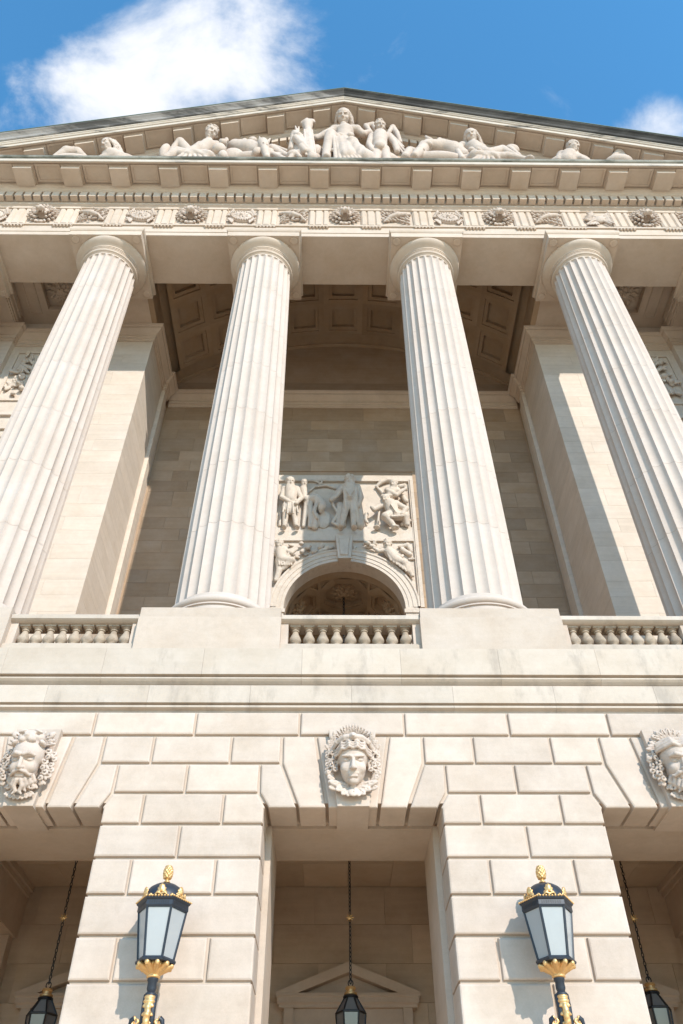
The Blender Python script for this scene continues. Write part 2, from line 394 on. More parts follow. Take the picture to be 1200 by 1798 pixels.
# ------------------------------------------------------------------ pedestals, balustrades
BALP = [(0.115, 0), (0.125, 0.0), (0.125, 0.035), (0.10, 0.045), (0.115, 0.065), (0.118, 0.08), (0.10, 0.098), (0.072, 0.108), (0.075, 0.12), (0.12, 0.16), (0.137, 0.205), (0.135, 0.24), (0.112, 0.30), (0.085, 0.36), (0.068, 0.41), (0.062, 0.44), (0.085, 0.452), (0.088, 0.47), (0.066, 0.482), (0.066, 0.50), (0.09, 0.515), (0.105, 0.53)]
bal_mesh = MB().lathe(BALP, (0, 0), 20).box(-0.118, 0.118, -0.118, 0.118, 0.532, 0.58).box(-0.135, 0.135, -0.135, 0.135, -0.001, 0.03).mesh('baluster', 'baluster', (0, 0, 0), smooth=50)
YB = 14.86
for i, x in enumerate(CX):
    pd = MB().box(x - 1.60, x + 1.60, 14.50, 17.5, 11.46, 12.375).build('pedestal', 'pedestal', B)
    MB().box(x - 1.585, x + 1.585, 14.515, 17.48, 12.38, 12.64).build('pedestal_cap', 'pedestal', pd)
for i in range(5):
    xa, xb = CX[i] + 1.6, CX[i+1] - 1.6; xc = BAY[i]
    bl = MB().prof([(15.09, 11.5), (15.09, 11.745), (14.64, 11.745), (14.64, 11.715), (14.60, 11.70), (14.60, 11.465), (14.9, 11.465)], xa, xb).build('balustrade', 'band', B)
    MB().prof([(15.12, 12.33), (15.12, 12.50), (14.60, 12.50), (14.585, 12.48), (14.585, 12.385), (14.62, 12.36), (14.66, 12.34), (14.69, 12.33)], xa, xb).build('handrail', 'band', bl)
    for s, xe in ((1, xa), (-1, xb)):
        q = sorted((xe, xe + s * 0.16)); MB().box(q[0], q[1], 14.70, 15.03, 11.745, 12.33).build('end_post', 'block', bl)
    n = 9; span = xb - xa - 0.32
    for k in range(n):
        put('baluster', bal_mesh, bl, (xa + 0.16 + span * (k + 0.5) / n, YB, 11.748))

# ------------------------------------------------------------------ columns
Z0, ZA = 12.64, 31.10          # pedestal top, architrave underside
SH0, SH1 = 13.30, 29.86        # fluted shaft
NF = 24
def col_r(z):
    t = (z - SH0) / (SH1 - SH0); return 1.185 - 0.175 * t**1.5
def drum(z0, z1, top=False, bottom=False):
    zs = [z0 + 0.002, z0 + 0.005]; n = 3
    zs += [z0 + (z1 - z0) * k / n for k in range(1, n)]
    if top: zs += [z1 - 0.20, z1 - 0.15, z1 - 0.10, z1 - 0.06, z1 - 0.03, z1 - 0.012]
    else: zs += [z1 - 0.005, z1 - 0.002]
    m = NF * 10; V = []; F = []
    for iz, z in enumerate(zs):
        r = col_r(z) - (0.007 if iz == 0 or (iz == len(zs)-1 and not top) else 0)
        dep = 0.080
        for k in range(m):
            u = (k % 10) / 10.0; a = 2*math.pi * k / m - math.pi / 2 - math.pi / NF
            fl = max(0.0, 1 - ((u - 0.5) / 0.5)**2)
            d = dep * fl
            if top:                                   # flutes end in a rounded head
                e = (z1 - z) / 0.16
                if e < 1: d *= math.sqrt(max(0, 1 - (1 - e)**2)) if abs(u - 0.5) < 0.41 * math.sqrt(max(0, 1 - max(0, 1 - e)**2)) + 0.02 else 0
            V.append(((r - d) * math.cos(a), (r - d) * math.sin(a), z - z0))
    for iz in range(len(zs) - 1):
        for k in range(m):
            k2 = (k + 1) % m; F.append((iz*m + k, iz*m + k2, (iz+1)*m + k2, (iz+1)*m + k))
    return MB().add(V, F).mesh('drum', 'shaft', (0, 0, 0), smooth=38)
ND = 7
zd = [SH0 + (SH1 - SH0) * k / ND for k in range(ND + 1)]
drums = [drum(zd[k], zd[k+1], k == ND - 1, k == 0) for k in range(ND)]
def arc(cx, cz, r, a0, a1, n=8): return [(cx + r * math.cos(R(a0 + (a1 - a0) * k / n)), cz + r * math.sin(R(a0 + (a1 - a0) * k / n))) for k in range(n + 1)]
base_pr = [(1.32, 0), (1.32, 0.0)] + [(1.30, 0.01), (1.30, 0.22), (1.345, 0.225), (1.345, 0.26), (1.30, 0.27)] + arc(1.30, 0.375, 0.10, -90, 90) + [(1.24, 0.485), (1.24, 0.52), (1.20, 0.56), (1.185, 0.67)]
base_mesh = MB().lathe(base_pr, (0, 0), 72).mesh('column_base', 'shaft', (0, 0, 0), smooth=35)
neck_pr = [(1.005, -0.02), (1.01, 0.05), (1.03, 0.055), (1.035, 0.08)] + arc(1.035, 0.15, 0.065, -90, 90, 6) + [(1.035, 0.22), (1.035, 0.26), (1.065, 0.265), (1.065, 0.31), (1.09, 0.315), (1.09, 0.36), (1.115, 0.365), (1.115, 0.41), (1.13, 0.43), (1.20, 0.47), (1.27, 0.515), (1.33, 0.57), (1.366, 0.63), (1.37, 0.68), (1.355, 0.735)]
neck_mesh = MB().lathe(neck_pr, (0, 0), 72).mesh('capital_neck', 'stone', (0, 0, 0), smooth=35)
def abacus_mesh():
    mb = MB(); a = 1.385; sq = [(-a, -a), (-a, a), (a, a), (a, -a)]
    z = 30.585
    mb.sweep(sq, [(-1.4, z), (0, z), (0, z + 0.30), (0.02, z + 0.305), (0.02, z + 0.325), (0.045, z + 0.36), (0.06, z + 0.41), (0.06, z + 0.51), (-1.4, z + 0.51)], closed=True, side=-1)
    for sx in (-1, 1):                                # roundels on the underside corners
        for sy in (-1, 1):
            mb.lathe([(0.0, z - 0.035), (0.13, z - 0.035), (0.15, z - 0.02), (0.155, z + 0.01)], (sx*1.175, sy*1.175), 20)
            mb.lathe([(0.185, z + 0.01), (0.185, z - 0.012), (0.215, z - 0.012), (0.215, z + 0.01)], (sx*1.175, sy*1.175), 24)
    return mb.mesh('abacus', 'stone', (0, 0, 0), smooth=35)
ab_mesh = abacus_mesh()
YC = 15.97
for i, x in enumerate(CX):
    c = empty('column', (x, YC, Z0), B)
    put('column_base', base_mesh, c, (x, YC, Z0))
    for k in range(ND): put('drum', drums[k], c, (x, YC, zd[k]))
    put('capital_neck', neck_mesh, c, (x, YC, SH1))
    put('abacus', ab_mesh, c, (x, YC, 0))

# ------------------------------------------------------------------ entablature
XE = 16.25
ar = MB().prof([(14.86, ZA), (14.86, 31.345), (14.835, 31.35), (14.835, 31.80), (14.775, 31.81), (14.775, 31.90), (16.95, 31.90), (16.95, ZA)], -XE, XE).build('architrave', 'stone', B, anchor=(0, 15.9, ZA))
trig = []
for i in range(5):
    a, b = CX[i], CX[i+1]; trig += [a, a + (b - a)/3, b - (b - a)/3]
trig.append(CX[5]); trig = [trig[0] - 1.9] + trig + [trig[-1] + 1.9]
fz = MB().prof([(14.86, 31.90), (14.86, 33.28), (14.80, 33.30), (14.80, 33.36), (14.76, 33.40), (14.70, 33.44), (14.70, 33.64), (16.9, 33.64), (16.9, 31.90)], -XE - 0.9, XE + 0.9).build('frieze', 'stone', B, anchor=(0, 15.9, 31.9))
tm = MB()
tw = 0.405
V = []
g1, g2 = 0.06, 0.055                                   # two full grooves and half grooves on the edges
prx = [(-tw, 0.05), (-tw + 0.06, 0), (-0.22, 0), (-0.22 + 0.055, 0.06), (-0.22 + 0.11, 0), (0.11, 0), (0.165, 0.06), (0.22, 0), (tw - 0.06, 0), (tw, 0.05), (tw, 0.16), (-tw, 0.16)]
nq = len(prx); zb, zt = 0.0, 1.22
tm.add([(x, 14.76 + d, zb) for x, d in prx] + [(x, 14.76 + d, zt) for x, d in prx], [tuple(range(nq)), tuple(reversed(range(nq, 2*nq)))] + [(k, nq + k, nq + (k+1) % nq, (k+1) % nq) for k in range(nq)])
tm.box(-tw - 0.015, tw + 0.015, 14.735, 14.9, 1.222, 1.37)
tri_mesh = tm.mesh('triglyph', 'stone', (0, 14.76, 0))
rg = MB().box(-tw, tw, 14.745, 14.84, 0.055, 0.118)
for k in range(6): rg.lathe([(0.052, -0.035), (0.036, 0.055)], (-tw + 0.066 + k * 0.1352, 14.79), 10)
reg_mesh = rg.mesh('regula', 'stone', (0, 14.79, 0), smooth=40)
for x in trig:
    put('triglyph', tri_mesh, fz, (x, 14.76, 31.905))
    put('regula', reg_mesh, ar, (x, 14.79, 31.69))
metope_x = [(a + b) / 2 for a, b in zip(trig, trig[1:])]

# horizontal cornice
def cornice_bed(dz=0.0, sh=0.0, x0=-17.75, x1=17.75, name='cornice', lip=True):
    f = lambda pr: [(y, z + dz) for y, z in pr]
    mb = MB()
    mb.prof(f([(16.9, 33.645), (16.9, 34.80), (13.40, 34.80), (13.39, 34.56), (13.39, 34.40), (13.43, 34.40), (13.43, 34.50), (14.30, 34.50), (14.30, 34.24), (14.36, 34.20), (14.40, 34.06), (14.46, 34.0), (14.60, 33.99), (14.66, 33.98), (14.66, 33.645)]), x0, x1, sh)
    o = mb.build(name, 'stone', B)
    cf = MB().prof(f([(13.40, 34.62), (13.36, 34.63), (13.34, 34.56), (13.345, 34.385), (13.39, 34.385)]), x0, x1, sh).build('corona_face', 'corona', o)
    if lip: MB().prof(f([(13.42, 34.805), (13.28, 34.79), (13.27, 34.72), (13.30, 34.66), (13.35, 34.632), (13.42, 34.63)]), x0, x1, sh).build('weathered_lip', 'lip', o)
    return o
co = cornice_bed()
def mut(dz=0, sh=0.0, xc=0):
    mb = MB(); w = 0.375
    def bx(x0, x1, y0, y1, z0, z1):
        mb.add([(x0,y0,z0+sh*x0),(x1,y0,z0+sh*x1),(x1,y1,z0+sh*x1),(x0,y1,z0+sh*x0),(x0,y0,z1+sh*x0),(x1,y0,z1+sh*x1),(x1,y1,z1+sh*x1),(x0,y1,z1+sh*x0)],
               [(0,3,2,1),(4,5,6,7),(0,1,5,4),(1,2,6,5),(2,3,7,6),(3,0,4,7)])
    bx(-w, w, 13.56, 14.30, 34.20, 34.40); bx(-w - 0.03, w + 0.03, 13.53, 14.30, 34.402, 34.445); bx(-w - 0.055, w + 0.055, 13.505, 14.30, 34.447, 34.505)
    return mb.mesh('mutule', 'stone', (0, 13.9, 34.2))
def dent(sh=0.0):
    w = 0.142; mb = MB(); x0, x1 = -w, w; y0, y1, z0, z1 = 14.43, 14.68, 33.60, 33.97
    mb.add([(x0,y0,z0+sh*x0),(x1,y0,z0+sh*x1),(x1,y1,z0+sh*x1),(x0,y1,z0+sh*x0),(x0,y0,z1+sh*x0),(x1,y0,z1+sh*x1),(x1,y1,z1+sh*x1),(x0,y1,z1+sh*x0)],
               [(0,3,2,1),(4,5,6,7),(0,1,5,4),(1,2,6,5),(2,3,7,6),(3,0,4,7)])
    return mb.mesh('dentil', 'stone', (0, 14.55, 33.67))
def panel(w, sh=0.0):
    """recessed panel with a raised rim on the cornice soffit"""
    mb = MB(); y0, y1 = 13.50, 14.24
    def pt(x, y, z): return (x, y, z + sh * x)
    a = [(-w, y0), (w, y0), (w, y1), (-w, y1)]; t = 0.085
    b = [(-w + t, y0 + t), (w - t, y0 + t), (w - t, y1 - t), (-w + t, y1 - t)]
    za, zb_ = 34.445, 34.482
    vs = [pt(*p_, 34.52) for p_ in a] + [pt(*p_, za) for p_ in a] + [pt(*p_, za) for p_ in b] + [pt(*p_, zb_) for p_ in b]
    fs = []
    for k in range(4):
        k2 = (k + 1) % 4
        for l in range(3): fs.append((l*4 + k, l*4 + k2, l*4 + 4 + k2, l*4 + 4 + k))
    fs.append((12, 13, 14, 15))
    return mb.add(vs, fs).mesh('soffit_panel', 'stone', (0, 13.9, 34.445))
mu0, de0 = mut(), dent()
_pn = {}
def pan(w, sh):
    k = (round(w, 2), sh)
    if k not in _pn: _pn[k] = panel(w, sh)
    return _pn[k]
for x in trig: put('mutule', mu0, co, (x, 13.9, 34.2))
for a, b in zip(trig, trig[1:]): put('soffit_panel', pan((b - a)/2 - 0.46, 0), co, ((a + b)/2, 13.9, 34.445))
DP = 0.3775
for k in range(-46, 47): put('dentil', de0, co, ((k + 0.5) * DP, 14.55, 33.67))

# raking cornices, the gutter above them and the gable wall
TAN = 0.40; DZ = 7.08
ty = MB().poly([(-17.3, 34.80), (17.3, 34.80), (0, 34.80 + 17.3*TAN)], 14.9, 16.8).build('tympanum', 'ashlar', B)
for s, sm in ((-1, 'sima'), (1, 'sima_dark')):
    sh = -s * TAN
    xr = (-17.75, 0.0) if s < 0 else (0.0, 17.75)
    rc = cornice_bed(DZ, sh, xr[0], xr[1], 'raking_cornice', lip=False)
    f = lambda pr: [(y, z + DZ) for y, z in pr]
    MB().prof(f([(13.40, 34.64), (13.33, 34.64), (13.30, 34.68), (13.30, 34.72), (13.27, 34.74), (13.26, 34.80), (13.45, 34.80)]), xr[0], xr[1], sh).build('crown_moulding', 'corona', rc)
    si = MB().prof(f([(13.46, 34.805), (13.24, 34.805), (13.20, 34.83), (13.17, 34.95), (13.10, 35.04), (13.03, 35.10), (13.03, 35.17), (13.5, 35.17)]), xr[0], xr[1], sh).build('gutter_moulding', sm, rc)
    MB().prof(f([(13.00, 35.172), (13.00, 35.20), (13.55, 35.22), (13.55, 35.172)]), xr[0], xr[1], sh).build('gutter_lip', 'roof', rc)
    mu_s, de_s = mut(0, sh), dent(sh)
    for x in trig:
        if x * s > 0.2: put('mutule', mu_s, rc, (x, 13.9, 34.2 + DZ + sh * x))
    for a, b in zip(trig, trig[1:]):
        if (a + b) * s > 0.4: put('soffit_panel', pan((b - a)/2 - 0.46, sh), rc, ((a + b)/2, 13.9, 34.445 + DZ + sh * (a + b)/2))
    for k in range(-46, 47):
        x = (k + 0.5) * DP
        if x * s > 0.1 and abs(x) < 15.5: put('dentil', de_s, rc, (x, 14.55, 33.67 + DZ + sh * x))
# the peaked panel under the ridge
mb = MB()
wq = (trig[9] - trig[8]) / 2 - 0.46
for t, za in ((0.0, 34.445), (0.085, 34.482)): pass
def pk(x, y, z): return (x, y, z + DZ - abs(x) * TAN)
for s in (-1, 1):
    t = 0.085; y0, y1 = 13.50, 14.24
    a = [(0, y0), (s*wq, y0), (s*wq, y1), (0, y1)]; b = [(0, y0 + t), (s*(wq - t), y0 + t), (s*(wq - t), y1 - t), (0, y1 - t)]
    vs = [pk(*q, 34.52) for q in a] + [pk(*q, 34.445) for q in a] + [pk(*q, 34.445) for q in b] + [pk(*q, 34.482) for q in b]
    mb.add(vs, [(0,1,5,4),(1,2,6,5),(2,3,7,6),(4,5,9,8),(5,6,10,9),(6,7,11,10),(8,9,13,12),(9,10,14,13),(10,11,15,14),(12,13,14,15)])
mb.build('ridge_soffit_panel', 'stone', ty)
MB().add([(-18, 13.42, 35.15 + DZ - 18*TAN), (0, 13.42, 35.15 + DZ), (18, 13.42, 35.15 + DZ - 18*TAN), (-18, 45, 35.15 + DZ - 18*TAN), (0, 45, 35.15 + DZ), (18, 45, 35.15 + DZ - 18*TAN),
          (-18, 13.42, 34.95 + DZ - 18*TAN), (0, 13.42, 34.95 + DZ), (18, 13.42, 34.95 + DZ - 18*TAN), (-18, 45, 34.95 + DZ - 18*TAN), (0, 45, 34.95 + DZ), (18, 45, 34.95 + DZ - 18*TAN)],
         [(0,1,4,3),(1,2,5,4),(6,7,1,0),(7,8,2,1),(3,4,10,9),(4,5,11,10),(6,9,10,7),(7,10,11,8),(0,3,9,6),(2,8,11,5)]).build('roof', 'roof', B)

# ------------------------------------------------------------------ behind the columns
ZI0, ZI1 = 30.25, 31.10       # impost cornice
PY = 19.22; WY = 22.72        # wing pier face, rear wall
zc = [11.5]
while zc[-1] < ZI0 - 0.3: zc.append(zc[-1] + (0.62 if len(zc) % 5 else 0.84))
zc[-1] = ZI0
IMP = [(0, ZI0), (0.03, ZI0), (0.03, ZI0 + 0.10), (0.07, ZI0 + 0.12), (0.07, ZI0 + 0.24), (0.10, ZI0 + 0.26), (0.10, ZI0 + 0.40), (0.16, ZI0 + 0.44), (0.26, ZI0 + 0.55), (0.30, ZI0 + 0.60), (0.30, ZI0 + 0.72), (0.36, ZI0 + 0.76), (0.38, ZI1), (-0.4, ZI1), (-0.4, ZI0)]
for s in (-1, 1):
    x0, x1 = sorted((s * 8.10, s * 10.40))
    wp = MB().box(x0 + 0.03, x1 - 0.03, PY + 0.03, WY + 0.8, 11.5, ZI1).build('wing_pier', 'stone', B)
    for k, (a, b) in enumerate(zip(zc, zc[1:])):
        e = [x0, x1] if k % 2 else [x0, (x0 + x1)/2 + random.uniform(-.3, .3), x1]
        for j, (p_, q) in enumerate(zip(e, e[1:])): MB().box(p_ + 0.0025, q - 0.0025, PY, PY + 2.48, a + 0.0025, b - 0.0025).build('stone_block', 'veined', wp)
    # slim pilaster strip behind the pier
    xs_ = s * 8.10
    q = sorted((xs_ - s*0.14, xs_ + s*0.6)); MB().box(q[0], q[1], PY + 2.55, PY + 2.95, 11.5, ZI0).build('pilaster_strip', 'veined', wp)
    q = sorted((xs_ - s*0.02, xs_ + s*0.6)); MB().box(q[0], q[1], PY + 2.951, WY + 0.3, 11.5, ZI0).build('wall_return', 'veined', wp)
    path = [(s*7.96, WY - 0.35), (s*7.96, PY + 2.52), (s*8.10, PY + 2.52), (s*8.10, PY), (s*10.40, PY), (s*10.40, PY + 0.28), (s*14.02, PY + 0.28), (s*14.02, PY), (s*16.3, PY)]
    MB().sweep(path, IMP, side=s).build('impost_cornice', 'stone', wp)
    # beam over the column to the pier
    q = sorted((s*8.22, s*10.29))
    MB().box(q[0], q[1], 16.955, PY + 1.0, ZA + 0.003, 33.5).build('cross_beam', 'stone', B)
    bm_ = MB()
    for e in (s*8.22, s*10.29):
        d = -s if abs(e) < 9 else s
        for o, za, zb_ in ((0.05, 31.16, 31.30), (0.10, 31.305, 31.55), (0.14, 31.555, 31.9)):
            q = sorted((e, e + d*o)); bm_.box(q[0], q[1], 16.957, PY - 0.3, za, zb_)
    bm_.build('beam_moulding', 'stone', B)
    q = sorted((s*14.10, s*16.2)); MB().box(q[0], q[1], 16.955, PY + 1.0, ZA + 0.003, 33.5).build('cross_beam', 'stone', B)
    bm_ = MB()
    for o, za, zb_ in ((0.05, 31.16, 31.30), (0.10, 31.305, 31.55), (0.14, 31.555, 31.9)): bm_.box(*sorted((s*14.10, s*(14.10 - o))), 16.957, PY - 0.3, za, zb_)
    bm_.build('beam_moulding', 'stone', B)
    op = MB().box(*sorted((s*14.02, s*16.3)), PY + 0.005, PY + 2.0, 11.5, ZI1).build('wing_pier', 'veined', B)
    # side bay: wall, ceiling with rosette coffer
    SY = PY + 0.28
    q = sorted((s*10.38, s*14.04)); sw = MB().box(q[0], q[1], SY, WY + 0.6, 11.5, 32.03).build('side_bay_wall', 'clean', B)
    xc = s * 12.2
    fr = MB()
    for (a, b, c, d) in ((-1.58, 1.58, 29.70, 29.82), (-1.58, 1.58, 26.50, 26.62), (-1.58, -1.46, 26.622, 29.698), (1.46, 1.58, 26.622, 29.698)): fr.box(xc + a, xc + b, SY - 0.07, SY + 0.02, c, d)
    fr.build('panel_frame', 'clean', sw)
    for za, zb_, o in ((25.55, 25.72, 0.12), (24.75, 24.85, 0.10), (24.3, 24.4, 0.08)):
        q = sorted((s*10.40, s*14.0)); MB().box(q[0], q[1], SY - o, SY + 0.002, za, zb_).build('wall_moulding', 'clean', sw)
    q = sorted((s*10.28, s*14.12)); cl = MB()
    zc_ = 32.05; hc = 0.72; ya, yb = 17.38, 18.84
    cl.box(q[0], q[1], 16.955, ya, zc_, 32.45); cl.box(q[0], q[1], yb, SY + 0.3, zc_, 32.45)
    cl.box(q[0], xc - hc, ya + .001, yb - .001, zc_, 32.45); cl.box(xc + hc, q[1], ya + .001, yb - .001, zc_, 32.45); cl.box(xc - hc - .1, xc + hc + .1, ya - .1, yb + .1, 32.44, 32.6)
    sc_ = cl.build('side_bay_ceiling', 'stone', B)
    for e in (-1, 1):
        fr = MB(); xx = xc + e * 1.22
        for (a, b, c, d) in ((-0.26, -0.21, 17.2, 19.0), (0.21, 0.26, 17.2, 19.0), (-0.21, 0.21, 17.2, 17.25), (-0.21, 0.21, 18.95, 19.0)): fr.box(xx + a, xx + b, c, d, zc_ - 0.05, zc_ + 0.01)
        fr.build('ceiling_moulding', 'stone', sc_)
    fr = MB(); t_ = 0.07
    for (a, b, c, d) in ((-hc, -hc + t_, ya + .002, yb - .002), (hc - t_, hc, ya + .002, yb - .002), (-hc + t_, hc - t_, ya + .002, ya + t_), (-hc + t_, hc - t_, yb - t_, yb - .002)): fr.box(xc + a + .002 * (a < -.7), xc + b - .002 * (b > .7), c, d, zc_ - 0.04, zc_ + 0.2)
    fr.build('coffer_frame', 'stone', sc_)

# rear wall: ashlar blocks around the great arch
AR, AZ = 2.18, 18.88          # arch radius and springing height
PX = 2.86                     # half width of the sculpted panel
rw = MB()
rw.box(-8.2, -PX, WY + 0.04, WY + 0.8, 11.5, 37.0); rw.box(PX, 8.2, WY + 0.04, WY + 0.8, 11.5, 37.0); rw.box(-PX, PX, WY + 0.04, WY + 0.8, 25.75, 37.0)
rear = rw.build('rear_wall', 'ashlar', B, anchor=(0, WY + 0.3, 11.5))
def shared_flat(w, h):
    return shared_block(w, h, 0.05, 0.006, 'ashlar')
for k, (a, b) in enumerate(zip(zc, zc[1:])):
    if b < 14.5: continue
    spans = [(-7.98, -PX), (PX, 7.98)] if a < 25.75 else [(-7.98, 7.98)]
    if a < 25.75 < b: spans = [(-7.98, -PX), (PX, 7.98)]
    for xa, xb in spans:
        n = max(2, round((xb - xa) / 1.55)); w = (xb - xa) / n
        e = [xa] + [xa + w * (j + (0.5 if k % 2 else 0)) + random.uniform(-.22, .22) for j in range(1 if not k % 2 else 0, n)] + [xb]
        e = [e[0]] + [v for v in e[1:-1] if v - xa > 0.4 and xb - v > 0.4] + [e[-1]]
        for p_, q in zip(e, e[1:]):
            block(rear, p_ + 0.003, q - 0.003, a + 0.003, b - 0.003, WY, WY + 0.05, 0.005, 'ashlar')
MB().prof([(WY, ZI0), (WY - 0.03, ZI0), (WY - 0.03, ZI0 + 0.10), (WY - 0.07, ZI0 + 0.12), (WY - 0.07, ZI0 + 0.24), (WY - 0.10, ZI0 + 0.26), (WY - 0.10, ZI0 + 0.40), (WY - 0.16, ZI0 + 0.44), (WY - 0.26, ZI0 + 0.55), (WY - 0.30, ZI0 + 0.60), (WY - 0.30, ZI0 + 0.72), (WY - 0.36, ZI0 + 0.76), (WY - 0.38, ZI1), (WY + 0.2, ZI1), (WY + 0.2, ZI0)], -7.98, 7.98).build('wall_cornice', 'stone', rear)
MB().prof([(WY, 31.1), (WY - 0.2, 31.1), (WY - 0.2, 31.35), (WY - 0.12, 31.4), (WY - 0.12, 31.9), (WY - 0.05, 31.95), (WY - 0.05, 32.05), (WY, 32.08)][::-1] + [(WY + 0.2, 31.1), (WY + 0.2, 32.08)], -7.98, 7.98).build('wall_plinth', 'ashlar', rear)
# lunette arch rib against the rear wall
VR, VZ = 10.9, 24.42
mb = MB(); n = 40; th = math.asin(8.1 / VR)
def vpt(a, r, y): return (r * math.sin(a), y, VZ + r * math.cos(a))
for k in range(n):
    a0 = -th + 2*th*k/n; a1 = -th + 2*th*(k+1)/n
    for (r0, r1, y0) in ((VR - 0.10, VR + 0.05, WY - 0.12),):
        mb.add([vpt(a0, r0, y0), vpt(a1, r0, y0), vpt(a1, r1, y0), vpt(a0, r1, y0), vpt(a0, r0, WY + 0.2), vpt(a1, r0, WY + 0.2), vpt(a1, r1, WY + 0.2), vpt(a0, r1, WY + 0.2)],
               [(0,1,2,3),(0,4,5,1),(2,6,7,3),(1,5,6,2),(3,7,4,0)])
mb.build('lunette_rib', 'vault', rear)
# coffered barrel vault, one stone cell at a time
vault = empty('coffered_vault', (0, 17, 31.5), B)
def cell(da, dy):
    mb = MB(); n = 4
    lev = [(1.0, 1.0, 0.0), (0.74, 0.78, 0.0), (0.74, 0.78, 0.07), (0.56, 0.58, 0.07), (0.56, 0.58, 0.26)]
    ring = []
    def P(u, v, d): a = u * da / 2 ; return ((VR + d) * math.sin(a), v * dy / 2, (VR + d) * math.cos(a) - VR)
    for (fu, fv, d) in lev:
        pts = [(-fu + 2*fu*k/n, -fv) for k in range(n)] + [(fu, -fv + 2*fv*k/n) for k in range(n)] + [(fu - 2*fu*k/n, fv) for k in range(n)] + [(-fu, fv - 2*fv*k/n) for k in range(n)]
        ring.append([P(u * 0.998 if fu == 1 else u, v * 0.998 if fu == 1 else v, d) for u, v in pts])
    m = len(ring[0]); vs = [p_ for r in ring for p_ in r]; fs = []
    for l in range(len(ring) - 1):
        for k in range(m): fs.append((l*m + k, l*m + (k+1) % m, (l+1)*m + (k+1) % m, (l+1)*m + k))
    o = (len(ring) - 1) * m
    fs.append(tuple(range(o, o + m)))
    mb.add(vs, fs)
    me = bpy.data.meshes.new('coffer'); me.from_pydata(mb.v, [], mb.f); me.materials.append(M['vault']); return me
da, dy = 1.87 / VR, 1.70
cm = cell(da, dy)
for j in range(4):
    y = 21.22 - j * dy
    if y - dy/2 < 16.3: continue
    for k in range(-4, 5):
        a = k * da
        if abs(a) > th + 0.02: continue
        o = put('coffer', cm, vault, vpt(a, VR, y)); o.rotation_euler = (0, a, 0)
sh_ = MB()
for k in range(n):
    a0 = -th*1.03 + 2.06*th*k/n; a1 = -th*1.03 + 2.06*th*(k+1)/n
    sh_.add([vpt(a0, VR + 0.30, 16.9), vpt(a1, VR + 0.30, 16.9), vpt(a1, VR + 0.5, 16.9), vpt(a0, VR + 0.5, 16.9), vpt(a0, VR + 0.30, WY + 0.3), vpt(a1, VR + 0.30, WY + 0.3), vpt(a1, VR + 0.5, WY + 0.3), vpt(a0, VR + 0.5, WY + 0.3)],
            [(0,1,2,3),(4,7,6,5),(0,4,5,1),(3,2,6,7)])
    for (ya, yb) in ((16.9, 17.02), (22.09, WY + 0.1)):
        sh_.add([vpt(a0, VR + 0.002, ya), vpt(a1, VR + 0.002, ya), vpt(a1, VR + 0.002, yb), vpt(a0, VR + 0.002, yb)], [(0, 1, 2, 3)])
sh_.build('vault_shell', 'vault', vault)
for s in (-1, 1):
    q = sorted((s*8.3, s*7.6)); MB().box(*sorted((s*8.0, s*8.25)), 16.956, WY + 0.1, 31.11, 32.6).build('vault_springer', 'vault', vault)
# walls that close the attic above the vault
MB().box(-17.2, 17.2, 15.2, 45, 37.2, 37.4).build('attic_floor', 'stone', B)
for s in (-1, 1): MB().box(*sorted((s*16.4, s*17.0)), 15.2, 45, 0, 37.2).build('flank_wall', 'ashlar', B)

# sculpted doorway bay on the rear wall
bayo = MB()
bp = []                                                # wall with the arch cut out, Y thickness
na = 28
def arch_wall(x0, x1, z0, z1, y0, y1, r, zs, mb):
    pts = [(x1, zs)] + [(x1, z1), (x0, z1), (x0, zs)]
    arc_ = [(r * math.cos(math.pi * k / na), zs + r * math.sin(math.pi * k / na)) for k in range(na + 1)]
    # top fan: quads between the arch and the outline
    def outl(k):
        a = math.pi * k / na; c, s_ = math.cos(a), math.sin(a); t = 1e9
        if c > 1e-6: t = min(t, x1 / c)
        if c < -1e-6: t = min(t, x0 / c)
        if s_ > 1e-6: t = min(t, (z1 - zs) / s_)
        return (c * t, zs + s_ * t)
    ks = sorted(set(range(na + 1)))
    for y in (y0, y1):
        pass
    vs = []; fs = []
    for k in ks:
        a_, o_ = arc_[k], outl(k); vs += [(a_[0], y0, a_[1]), (o_[0], y0, o_[1]), (a_[0], y1, a_[1]), (o_[0], y1, o_[1])]
    for k in range(na):
        b = 4*k; fs += [(b, b+4, b+5, b+1), (b, b+2, b+6, b+4), (b+2, b+3, b+7, b+6)]
    mb.add(vs, fs)
    # corners of the outline
    mb.box(x0, -r, y0, y1, z0, zs); mb.box(r, x1, y0, y1, z0, zs)
    for sx, xx in ((1, x1), (-1, x0)):
        kk = [k for k in range(na + 1) if abs(outl(k)[0] - xx) < 1e-6]; kt = [k for k in range(na + 1) if abs(outl(k)[1] - z1) < 1e-6]
        e = outl(max(kk) if sx > 0 else min(kk)); t = outl(min(kt) if sx > 0 else max(kt))
        mb.add([(e[0], y0, e[1]), (xx, y0, z1), (t[0], y0, t[1])], [(0, 1, 2)])
arch_wall(-PX, PX, 11.5, 22.2, WY + 0.10, WY + 0.6, AR, AZ, bayo)
bayo.box(-PX, PX, WY + 0.02, WY + 0.6, 22.2, 22.80); bayo.box(-PX, PX, WY + 0.10, WY + 0.6, 22.80, 25.5); bayo.box(-PX, PX, WY - 0.02, WY + 0.6, 25.5, 25.76)
door = bayo.build('sculpted_arch_bay', 'clean', B, anchor=(0, WY + 0.3, 11.5))
fr = MB()
for s in (-1, 1):
    for o, w, y in ((0.0, 0.13, -0.04), (0.132, 0.05, 0.0)):
        q = sorted((s*(PX - o), s*(PX - o - w))); fr.box(q[0], q[1], WY + y, WY + 0.12, 18.9, 25.499)
